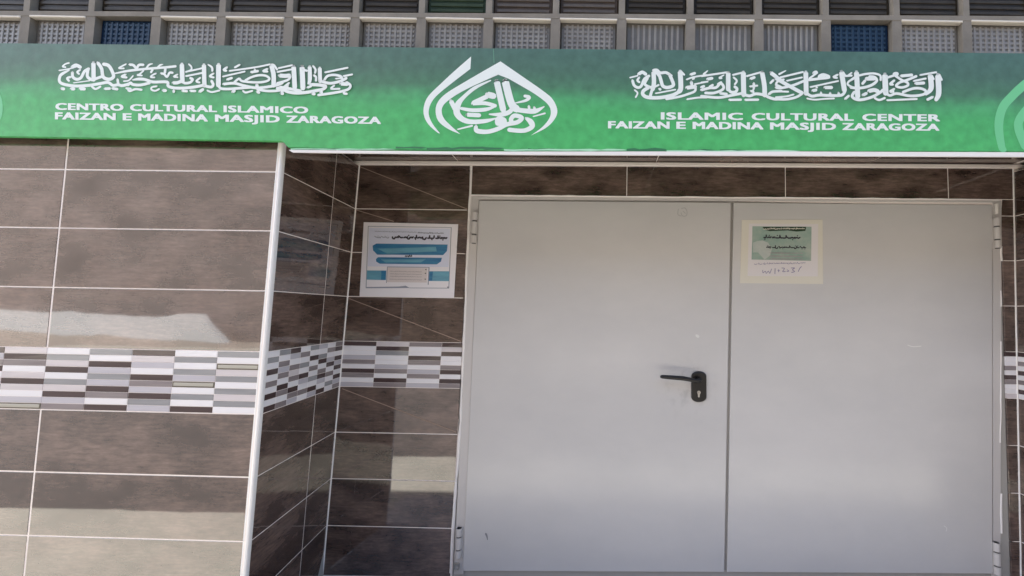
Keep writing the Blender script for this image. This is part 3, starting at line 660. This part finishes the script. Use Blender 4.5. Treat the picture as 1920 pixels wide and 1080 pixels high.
A = [(35, [(375, 165), (290, 190), (220, 250), (290, 265)]), (30, [(140, 345), (400, 300), (560, 250)]), (75, [(450, 265), (540, 220), (640, 265)]),
     (62, [(380, 335, 35), (220, 420), (155, 490), (150, 610), (260, 675), (520, 715), (850, 700), (1100, 660), (1300, 630), (1420, 700), (1540, 685), (1650, 705), (1850, 650)]),
     (50, [(410, 500), (330, 530), (370, 590)]), (62, [(455, 390), (465, 500), (560, 555), (660, 515), (740, 370), (840, 305)]), (45, [(640, 330), (570, 380), (610, 425)]),
     (65, [(830, 310), (810, 480), (900, 560), (970, 560)]), (92, [(955, 175), (960, 560)]), (72, [(1060, 165), (1150, 300), (1190, 500), (1330, 555), (1435, 490), (1390, 340), (1310, 225), (1200, 195)]),
     (25, [(480, 640), (860, 590)]), (60, [(960, 560), (1180, 480)]), (46, [(900, 705), (1000, 785), (1120, 730)]), (62, [(190, 775), (250, 785)]), (66, [(430, 780), (490, 785)]), (66, [(640, 780), (740, 785)]),
     (58, [(1230, 780), (1340, 775)]), (58, [(1410, 770), (1520, 790)]), (55, [(1530, 560), (1550, 690)]), (36, [(1730, 195), (1640, 240), (1560, 290), (1680, 295)]), (50, [(1720, 440), (1630, 490), (1740, 510)]),
     (34, [(1900, 470), (1800, 580), (1680, 600)]), (46, [(1740, 770), (1840, 780)])]
B = [(55, [(40, 205), (130, 220), (200, 290), (260, 215), (360, 210)]), (42, [(580, 185, 25), (500, 210), (440, 290)]), (40, [(830, 200, 22), (760, 220), (700, 280)]), (52, [(-310, 415, 30), (0, 355), (400, 310), (900, 270), (1130, 245)]),
     (38, [(370, 350), (280, 430), (220, 455), (330, 465)]), (48, [(590, 320), (550, 385)]), (38, [(670, 415), (590, 450), (540, 500), (630, 510)]), (55, [(890, 300), (880, 390)]),
     (50, [(790, 415), (860, 430), (930, 495), (990, 400), (1060, 400)]), (38, [(1180, 440), (1090, 490), (1180, 505)]), (97, [(1285, 210), (1295, 600)]), (56, [(1290, 590), (1350, 645), (1480, 630), (1540, 560), (1490, 530)]),
     (70, [(1080, 640), (1180, 635), (1290, 590)]), (38, [(1450, 195), (1510, 260), (1500, 330), (1380, 380)]), (38, [(1380, 375), (1760, 290), (1820, 225)]), (40, [(1380, 480), (1780, 400)]), (92, [(1810, 225), (1820, 700)]),
     (44, [(1720, 520), (1630, 600), (1700, 630)]), (62, [(110, 570, 30), (250, 550), (400, 560), (600, 620), (930, 620), (960, 720), (1150, 765), (1500, 750), (1830, 690)]), (60, [(520, 640), (300, 690), (120, 680), (60, 640), (0, 690)]),
     (48, [(0, 790), (40, 835), (180, 790), (320, 805)]), (40, [(690, 720), (570, 745), (560, 800), (650, 830), (740, 790)]), (66, [(840, 820), (890, 825)]), (58, [(1090, 820), (1090, 850)]), (54, [(1300, 830), (1400, 838)]), (54, [(1490, 830), (1600, 835)]), (66, [(1710, 845), (1780, 800)])]
C_ = [(46, [(130, 205, 30), (220, 270), (230, 350)]), (44, [(260, 415), (170, 480), (260, 510)]), (60, [(50, 710), (200, 740), (250, 680), (215, 600)]), (104, [(380, 220), (375, 690)]), (58, [(375, 690), (440, 775), (650, 785), (900, 765), (1150, 745)]),
      (50, [(580, 270), (500, 330), (560, 350)]), (38, [(640, 355), (1250, 270), (1600, 200)]), (45, [(880, 210), (770, 270)]), (38, [(480, 490), (1000, 370)]), (55, [(590, 560), (690, 525)]), (56, [(1160, 385), (1310, 360)]), (50, [(1240, 320), (1250, 350)]),
      (48, [(1540, 310), (1440, 360), (1540, 370)]), (97, [(1640, 235), (1690, 450), (1690, 700)]), (45, [(1640, 205), (1700, 220), (1770, 320)]), (50, [(760, 620), (870, 540), (950, 600), (1300, 630), (1520, 600), (1590, 540), (1500, 470), (1330, 460), (1150, 510), (1020, 580)]),
      (58, [(500, 670), (750, 650), (1000, 710), (1300, 760), (1700, 710), (1900, 640)]), (70, [(1290, 680), (1300, 760)]), (55, [(1300, 790), (1500, 830), (1750, 830), (1906, 800)]), (40, [(110, 820), (220, 860), (400, 820)]), (70, [(720, 850), (750, 830)]),
      (42, [(960, 830), (1030, 870), (1180, 830)]), (60, [(1300, 850), (1340, 870)]), (60, [(1870, 880), (1900, 860)])]
Dd = [(38, [(30, 290), (350, 220)]), (40, [(0, 380), (330, 320)]), (100, [(390, 265), (415, 740)]), (86, [(60, 465), (180, 475), (280, 465)]), (52, [(310, 480), (250, 570), (0, 650)]), (108, [(590, 275), (610, 760)]), (84, [(770, 265), (775, 560), (740, 655, 45)]),
      (45, [(850, 240), (910, 320), (900, 400)]), (48, [(870, 460), (920, 500), (920, 585)]), (84, [(1010, 300), (1020, 600)]), (50, [(620, 330), (700, 350)]), (60, [(1010, 590), (1250, 650), (1500, 600), (1640, 530)]), (54, [(1120, 570), (1200, 475), (1350, 450), (1500, 480), (1540, 530)]),
      (34, [(1390, 540), (1540, 525)]), (42, [(1140, 390), (1670, 280)]), (42, [(1580, 480), (1780, 440)]), (55, [(1640, 620), (1740, 700), (1690, 790), (1500, 850), (1200, 900), (980, 930)]), (80, [(1520, 660), (1660, 670)]),
      (68, [(790, 680), (1000, 690), (1150, 720), (1080, 790), (900, 830), (700, 865), (450, 880), (250, 850), (150, 800)]), (66, [(250, 700), (150, 750), (0, 770)]), (60, [(60, 740), (300, 780), (550, 830)]), (45, [(280, 640), (180, 720)]),
      (42, [(1360, 700), (1280, 780), (1480, 780)]), (56, [(90, 890), (130, 900)]), (62, [(830, 895), (880, 905)]), (56, [(1030, 870), (1060, 860)]), (52, [(1590, 850), (1590, 890), (1650, 900)]), (50, [(720, 750), (800, 720)])]
E = [(72, [(290, 240), (370, 195), (450, 240)]), (34, [(80, 325), (260, 280)]), (48, [(300, 320), (255, 390), (300, 430)]), (60, [(140, 395), (180, 510), (270, 560), (350, 520), (420, 360), (530, 285)]), (60, [(500, 330), (430, 470), (520, 540), (620, 560)]),
     (92, [(640, 200), (650, 450), (620, 600)]), (62, [(640, 150), (720, 145), (800, 210), (940, 205), (1060, 280)]), (72, [(1030, 270), (1110, 460), (1090, 525), (960, 560), (860, 520), (820, 400), (780, 280), (700, 190)]), (42, [(640, 560), (760, 500)]),
     (76, [(520, 560), (400, 640), (390, 730), (510, 795), (800, 800), (1100, 740), (1260, 650)]), (104, [(1275, 190), (1290, 560), (1255, 650)]), (42, [(1290, 170), (1370, 255)]), (56, [(780, 595), (800, 605)]), (34, [(690, 700), (1160, 610)]), (36, [(190, 620), (260, 690), (215, 790)]),
     (62, [(610, 600), (560, 770)]), (82, [(1440, 565), (1630, 540)]), (52, [(1640, 560), (1620, 650), (1450, 720), (1250, 780), (950, 835)]), (58, [(1530, 250), (1620, 220)]), (38, [(1430, 370), (1600, 310), (1906, 262)]), (66, [(1540, 430), (1550, 480)]), (34, [(1620, 480), (1906, 425)]), (50, [(1580, 360), (1600, 340)]), (40, [(1440, 840), (1700, 800), (1906, 800)])]
Ff = [(48, [(150, 160, 25), (60, 240)]), (42, [(0, 290), (600, 200)]), (66, [(150, 360), (250, 340)]), (38, [(0, 440), (150, 420)]), (44, [(540, 260, 25), (430, 330), (480, 335)]), (97, [(640, 220), (640, 600)]), (62, [(640, 590), (710, 670), (820, 660), (850, 590), (800, 545)]), (44, [(770, 320), (845, 400), (800, 480)]),
      (42, [(750, 260), (1000, 200)]), (106, [(1000, 215), (1010, 730)]), (42, [(1080, 290), (1440, 190)]), (100, [(1450, 215), (1500, 500), (1510, 740)]), (60, [(1180, 350), (1260, 320)]), (44, [(1160, 535), (1330, 515)]), (56, [(1250, 460), (1250, 560)]), (50, [(1180, 640), (1240, 665)]), (40, [(1260, 570), (1220, 650)]),
      (58, [(0, 620), (200, 570), (350, 560), (460, 460), (530, 540), (490, 620), (300, 690), (100, 690)]), (56, [(0, 555), (60, 530)]), (50, [(200, 540), (270, 500)]), (56, [(400, 480), (470, 440)]), (58, [(0, 765), (400, 800), (700, 750), (960, 700)]), (56, [(450, 700), (600, 715)]),
      (62, [(1010, 720), (1150, 760), (1300, 710), (1500, 740), (1600, 790), (1750, 835), (1906, 825)]), (52, [(670, 855), (940, 850)]), (52, [(1050, 855), (1350, 850)]), (56, [(1610, 720), (1700, 660), (1906, 645)]), (84, [(1660, 215), (1750, 280), (1906, 410)]), (52, [(1720, 380), (1650, 450)]), (60, [(1780, 500), (1906, 560)])]
G = [(78, [(0, 340), (150, 430), (400, 570), (620, 690)]), (54, [(630, 700), (480, 790), (250, 840), (0, 835)]), (38, [(420, 725), (250, 770), (0, 790)]), (56, [(0, 560), (130, 570), (400, 510), (650, 410)]), (40, [(0, 650), (290, 660)]), (48, [(0, 470), (60, 400), (180, 370)]), (46, [(230, 160, 25), (80, 240)]), (42, [(100, 320), (640, 190)]),
     (38, [(260, 400), (620, 320)]), (102, [(710, 210), (720, 700)]), (62, [(720, 690), (850, 765), (1030, 740), (1250, 750), (1550, 745), (1640, 660)]), (106, [(1560, 200), (1630, 620)]), (48, [(1070, 680), (1080, 740)]), (54, [(1290, 690), (1290, 740)]), (54, [(1490, 690), (1500, 740)]), (42, [(800, 340), (980, 210)]), (84, [(910, 215), (950, 200)]),
     (58, [(780, 380), (1020, 350), (1270, 315), (1130, 250), (1020, 300), (1150, 310)]), (46, [(1470, 255), (1370, 310), (1450, 330)]), (38, [(820, 550), (1480, 405)]), (72, [(1170, 560), (1320, 560)]), (66, [(880, 635), (950, 620)]), (40, [(960, 560), (980, 560)]), (46, [(1660, 285), (1800, 275)]), (36, [(1730, 260), (1800, 210)]), (44, [(1850, 350), (1730, 420), (1720, 500), (1906, 590)]),
     (38, [(740, 820), (920, 850), (1150, 830), (1380, 820)]), (54, [(1650, 830), (1730, 760)]), (40, [(1600, 190), (1660, 290)])]
H = [(90, [(115, 175), (130, 400), (140, 650)]), (50, [(0, 470), (200, 480), (400, 430), (520, 340), (480, 265), (380, 250)]), (70, [(320, 295), (470, 290)]), (50, [(290, 330), (240, 390)]), (40, [(170, 230), (300, 200), (470, 190), (590, 230), (600, 320)]), (34, [(0, 320), (70, 270)]), (52, [(70, 560), (30, 650), (120, 710), (250, 710), (450, 650), (600, 560), (640, 520)]),
     (72, [(370, 540), (470, 520), (540, 545)]), (56, [(250, 620), (310, 590)]), (100, [(685, 225), (700, 580)]), (48, [(700, 560), (780, 630), (920, 590), (1200, 640), (1450, 610), (1500, 540), (1400, 490), (1250, 490), (1050, 560)]), (44, [(870, 330), (790, 400), (840, 410)]), (44, [(870, 500), (790, 550), (850, 550)]), (42, [(740, 270), (880, 225)]), (78, [(880, 205), (920, 200)]),
     (46, [(890, 230), (1020, 320), (1130, 370), (1140, 430), (1020, 470), (910, 440), (980, 370), (1130, 320), (1310, 245)]), (54, [(1010, 240), (1220, 220)]), (34, [(1390, 220), (1710, 165)]), (36, [(1260, 340), (1500, 290)]), (56, [(1300, 390), (1460, 380)]), (92, [(1590, 230), (1610, 480), (1510, 600, 55)]), (98, [(1745, 235), (1760, 580), (1710, 710, 70)]), (40, [(1770, 210), (1820, 315)]), (38, [(1620, 230), (1660, 300)]),
     (42, [(480, 680), (570, 720), (680, 680)]), (36, [(730, 725), (1320, 700)]), (50, [(1640, 660), (1540, 710)])]
def calli(L, label):
    o = strokes_mesh(L, YS, step=.00003, th=.0005).obj('calligraphy', M_LET, sg); triangulate(o); o['label'] = label
calli(zoomed(100, 105, z_, A)+zoomed(240, 105, z_, B)+zoomed(380, 105, z_, C_)+zoomed(520, 105, z_, Dd), 'white Arabic calligraphy above the Spanish lettering')
calli(zoomed(1175, 120, z_, E)+zoomed(1315, 120, z_, Ff)+zoomed(1455, 120, z_, G)+zoomed(1595, 120, 10.667, H), 'white Arabic calligraphy above the English lettering')
EP = [[(680, 95), (672, 235), (470, 390), (300, 530), (225, 630), (203, 740), (245, 850), (330, 960), (300, 950), (200, 860), (150, 760), (150, 650), (200, 540), (330, 410), (480, 270)],
      [(1010, 150), (800, 270), (560, 410), (400, 510), (310, 600), (280, 700), (310, 820), (420, 910), (560, 970), (470, 890), (380, 800), (350, 720), (365, 650), (430, 585), (560, 500), (750, 405), (985, 300)],
      [(1010, 150), (985, 300), (1100, 345), (1250, 430), (1400, 520), (1530, 620), (1575, 700), (1560, 790), (1480, 890), (1350, 985), (1520, 900), (1620, 800), (1650, 700), (1600, 580), (1500, 490), (1300, 350)]]
def sided(P, C):
    """outline with smooth sides between its sharp corners C"""
    out = []; Q = P+[P[0]]
    for a_, b_ in zip(C, C[1:]+[len(P)]): out += catmull(Q[a_:b_+1], 4)[:-1]
    return out
EP = [sided(EP[0][1:]+EP[0][:1], [0, 6, 14]), sided(EP[1], [0, 8, 16]), sided(EP[2][1:]+EP[2][:1], [0, 1, 8, 15])]
ES = [(40, [(900, 365, 12), (720, 450, 34), (590, 560, 40), (530, 640, 62), (520, 730, 66), (580, 800, 56), (680, 830, 48), (850, 820, 40), (960, 790, 12)]), (46, [(455, 600), (500, 690)]), (62, [(870, 525), (930, 540)]), (46, [(860, 545), (710, 615)]), (38, [(700, 625), (840, 622), (950, 650)]),
      (38, [(960, 655, 14), (850, 690, 38), (700, 700, 38), (570, 680, 30)]), (42, [(640, 750), (770, 757)]), (62, [(970, 385), (1040, 690)]), (74, [(1066, 385), (1130, 620), (1190, 685)]), (45, [(885, 745, 14), (1020, 748, 44), (1110, 720, 46), (1140, 680, 40)]),
      (48, [(1150, 685), (1270, 705), (1400, 710), (1500, 660, 12)]), (26, [(1330, 655), (1335, 700)]), (26, [(1390, 668), (1400, 705)]), (30, [(1170, 620, 10), (1290, 592, 28), (1335, 555, 34), (1285, 540, 30)]), (24, [(1380, 770, 14), (1510, 735, 18)]), (22, [(530, 915, 14), (690, 875, 20)]),
      (44, [(735, 880, 36), (745, 930, 48), (860, 942), (980, 910), (1080, 860), (1200, 835), (1250, 785), (1170, 760), (1130, 800), (1140, 840)]), (56, [(980, 845), (985, 800), (1050, 815), (1030, 850), (980, 840)]), (50, [(1300, 790, 30), (1350, 830, 56), (1365, 885, 50), (1270, 930, 44), (1110, 920, 44)])]
o = poly_film([zp(770, 90, 6, P) for P in EP], YS, .0005, .00003); s2 = strokes_mesh(zoomed(770, 90, 6, ES), YS, step=.00003, th=.0007); o.add(s2.v, s2.f); o = o.obj('emblem', M_LET, sg); triangulate(o); o['label'] = 'white drop shaped emblem of Arabic calligraphy between two lettering blocks'
o = strokes_mesh(zoomed(1780, 80, 4.907, [(72, [(800, 300, 60), (687, 390), (580, 490), (490, 600), (455, 760), (480, 950, 60), (500, 985, 50)]), (72, [(760, 560), (650, 700), (640, 800), (700, 950)])]), YS, th=.0005).obj('emblem', M_GHOST, sg); triangulate(o); o['label'] = 'pale green arcs of a faded emblem at the right end of the sign'
o = strokes_mesh([(10, [(-14, 160, 6), (-2, 185), (-1, 215), (-12, 238, 6)])], YS, th=.0005).obj('emblem', M_GHOST, sg); triangulate(o); o['label'] = 'pale green arc of a faded emblem at the left end of the sign'

# ------------------------------------------------------------------ glass block band above the sign
M_CONC = mat('beige_concrete', (.25, .23, .195), .8, noise=((9, 9, 9), (.165, .15, .125), .8), bump=(40, .5, .004))
M_PUTTY = mat('pale_putty', (.70, .66, .58), .6)
def glassm(name, c, c2): return mat(name, c, .25, noise=((12, 12, 12), c2, .9), spec=(.12 if c[0] < .1 else .35), bump=(22, .25, .004))
GM = {'clear': glassm('cloudy_glass', (.18, .173, .155), (.125, .12, .108)), 'dark': glassm('dimmed_glass', (.030, .025, .017), (.016, .013, .009)), 'blue': glassm('blue_glass', (.009, .026, .060), (.006, .016, .038)), 'green': glassm('green_glass', (.020, .036, .016), (.01, .02, .008)), 'warm': glassm('brown_glass', (.07, .052, .038), (.04, .03, .022))}  # upper row's dimness, from reflection and unlit interior, is put into base colour
GR = {'clear': glassm('cloudy_rib', (.30, .29, .265), (.21, .20, .185)), 'dark': glassm('dimmed_rib', (.060, .053, .042), (.035, .03, .024)), 'blue': glassm('blue_rib', (.028, .060, .105), (.018, .04, .075)), 'green': glassm('green_rib', (.045, .07, .04), (.03, .045, .025)), 'warm': glassm('brown_rib', (.11, .09, .07), (.07, .055, .04))}  # ribs paler than their blocks: the highlight along each rib is painted in
gb = empty('glass_block_window', (.2, -D, 1.5), 'band of ribbed glass blocks in a beige concrete grid above the green sign', 'window')
jx_top = [47-126*2, 47-126, 47, 169, 293, 415, 541.7, 666, 790, 916, 1041.7, 1166, 1295, 1423, 1549, 1682, 1813, 1943, 2075]
def jxw(i): return at(jx_top[i], 30, -D).x
YG = -D
zj = [lambda x: 0]*3
zl0 = at(0, 24.5, YG); zl1 = at(1920, 34.5, YG)
def zmid(x): return zl0.z+(zl1.z-zl0.z)*(x-zl0.x)/(zl1.x-zl0.x)
BH, JW, JH = .26, .036, .022
mb = MB()
def barq(xa, xb2, za0, za1, zb0, zb1, y0=YG, y1=YG+.075):
    V = [(xa, y0, za0), (xb2, y0, zb0), (xb2, y0, zb1), (xa, y0, za1)]; V += [(x, y1, z) for x, _, z in V]
    return V, [(0, 1, 2, 3), (7, 6, 5, 4), (0, 4, 5, 1), (1, 5, 6, 2), (2, 6, 7, 3), (3, 7, 4, 0)]
X0_, X1_ = jxw(0)-.3, jxw(len(jx_top)-1)+.3
for lv_ in (-1, 0, 1, 2):
    dz = lv_*BH; mb.add(*barq(X0_, X1_, zmid(X0_)+dz-JH/2, zmid(X0_)+dz+JH/2, zmid(X1_)+dz-JH/2, zmid(X1_)+dz+JH/2))
for i in range(len(jx_top)):
    x = jxw(i)
    for lv_ in (-1, 0, 1):
        z0 = zmid(x)+lv_*BH+JH/2; z1 = z0+BH-JH; w = JW/2*(1.15 if lv_ < 0 else .75)
        mb.add(*barq(x-w, x+w, z0, z1, z0, z1, YG+.0015, YG+.07))
mb.obj('concrete_grid', M_CONC, gb)
def block(x0, x1, z0, z1, kind, ribs):
    mbk = MB(); y = YG+.020; rb = MB()
    v, f = slab([(x0, YG+.072, z0), (x1, YG+.072, z0), (x1, YG+.072, z1), (x0, YG+.072, z1)], n, .042+.006, .006); mbk.add(v, f)
    nx, nz_ = 9, 8
    if ribs in ('v', 'x'):
        for j in range(nx):
            xc = x0+.018+(x1-x0-.036)*(j+.5)/nx; w = (x1-x0-.036)/nx*.22
            v, f = slab([(xc-w, y+.004, z0+.014), (xc+w, y+.004, z0+.014), (xc+w, y+.004, z1-.014), (xc-w, y+.004, z1-.014)], n, .0045, .0018); rb.add(v, f)
    if ribs in ('h', 'x'):
        m_ = nz_ if ribs == 'h' else 10
        for j in range(m_):
            zc = z0+.014+(z1-z0-.028)*(j+.5)/m_; w = (z1-z0-.028)/m_*.28
            v, f = slab([(x0+.016, y+.005, zc-w), (x1-.016, y+.005, zc-w), (x1-.016, y+.005, zc+w), (x0+.016, y+.005, zc+w)], n, .0050 if ribs == 'h' else .0034, .0014); rb.add(v, f)
    o = mbk.obj('glass_block', GM[kind], gb); rb.obj('rib_pattern', GR[kind], o)['kind'] = 'stuff'; return o
for i in range(len(jx_top)-1):
    x0, x1 = jxw(i), jxw(i+1); xm = (x0+x1)/2; w = JW/2
    lower = 'blue' if i in (3, 14) else 'clear'
    upper = {7: 'dark', 8: 'green', 9: 'warm', 10: 'warm'}.get(i, 'dark')
    zc = zmid(xm)
    block(x0+w*1.15, x1-w*1.15, zc-BH+JH/2, zc-JH/2, lower, 'v' if i in (11, 12, 13) else 'x')
    block(x0+w*.8, x1-w*.8, zc+JH/2, zc+BH-JH/2, upper, 'h')
    block(x0+w*.8, x1-w*.8, zc+BH+JH/2, zc+2*BH-JH/2, 'dark', 'h')
    if lower != 'blue':                          # bright putty line left along the top of the lower blocks
        zz = zc-JH/2
        v, f = slab([(x0+w*1.1, YG+.02, zz-.008), (x1-w*1.1, YG+.02, zz-.008), (x1-w*1.1, YG+.02, zz+.001), (x0+w*1.1, YG+.02, zz+.001)], n, .0225, .002); obj('putty_line', v, f, M_PUTTY, gb)

# ------------------------------------------------------------------ ground, far side of the street and added reflectors (they show in the glazed tiles)
def ground(name, x0, x1, y0, y1, z, m_, th=.1):
    o = MB().box(x0, x1, y0, y1, z-th, z).obj(name, m_); return tag(o, None, None, kind='structure')
M_STEP = mat('step_stone', (.36, .37, .38), .7, noise=((4, 4, 4), (.28, .285, .29), .8))
M_PAVE = mat('pale_pavement', (.46, .445, .38), .8, noise=((1.5, 1.5, 3), (.36, .345, .30), .9), bump=(30, .4, .004))
M_ASPH = mat('worn_asphalt', (.085, .076, .07), .85, noise=((5, 5, 5), (.085, .08, .075), .8), bump=(80, .5, .004))
ground('doorstep', -1.42, 2.46, -1.0, .02, FLOOR, M_STEP)
ground('ground', -300, 300, -300, 300, FLOOR-.16, mat('earth', (.30, .26, .22), .9), .5)
ground('pavement', -40, 40, -1.86, 7, FLOOR-.012, M_PAVE, .14)
ground('road', -40, 40, -9.5, -1.86, FLOOR-.13, M_ASPH, .025)
ground('pavement', -40, 40, -12.5, -9.5, FLOOR-.02, M_PAVE, .13)
ob = empty('far_building', (0, -14, FLOOR), 'ochre building across the street, seen only as a reflection in the glazed tiles', 'building')
M_OCH = mat('ochre_render', (.16, .12, .09), .9, noise=((1, 1, 1), (.12, .09, .07), .8)); M_WIN = mat('window_glass', (.03, .035, .04), .08)
MB().box(-8, 30, -22, -12.5, FLOOR-.1, 7.0).obj('wall', M_OCH, ob)
for fl_ in range(2):
    for i in range(-1, 7):
        x = i*4.2+.8; z = 2.6+3.1*fl_
        MB().box(x-.5, x+.5, -12.52, -12.40, z, z+1.3).obj('window_frame', M_TRIM, ob); MB().box(x-.42, x+.42, -12.45, -12.38, z+.08, z+1.22).obj('window_pane', M_WIN, ob)

def leaning(name, x0, y0, x1, y1, th, z1, m_, par):
    d = Vector((x1-x0, y1-y0, 0)).normalized(); q = Vector((d.y, -d.x, 0))*th; a_, b_ = Vector((x0, y0, FLOOR-.15)), Vector((x1, y1, FLOOR-.15)); c = [a_, b_, b_+q, a_+q]
    v = c+[Vector((p.x, p.y, z1)) for p in c]
    if name == 'car_stand_in':                       # its near end ramps down
        for i in (5, 6): v[i] = v[i]-d*1.6
    return obj(name, v, [(0, 1, 2, 3), (4, 5, 6, 7), (0, 1, 5, 4), (1, 2, 6, 5), (2, 3, 7, 6), (3, 0, 4, 7)], m_, par)
cb = empty('sheen_reflector', (-22, -19, FLOOR), 'pale block added out of view, angled to the sun for sheen in the tiles', 'building')  # unseen block, added and turned sunward to put sheen on the front tiles
M_CB = mat('pale_render', (.35, .305, .28), .9, noise=((.4, .4, .7), (.24, .205, .185), .9)); leaning('wall', -48, -27, -8.5, -14.2, 8, 10.5, M_CB, cb)
lw = leaning('car_stand_in', -40, -24.6, -14.6, -15.1, .2, -.06, mat('stand_in_white', (.80, .82, .82), .9), None)  # added slab in place of a parked white car, turned to catch sun
tag(lw, 'white slab standing in for a parked car, a pale band in the tiles', 'wall')
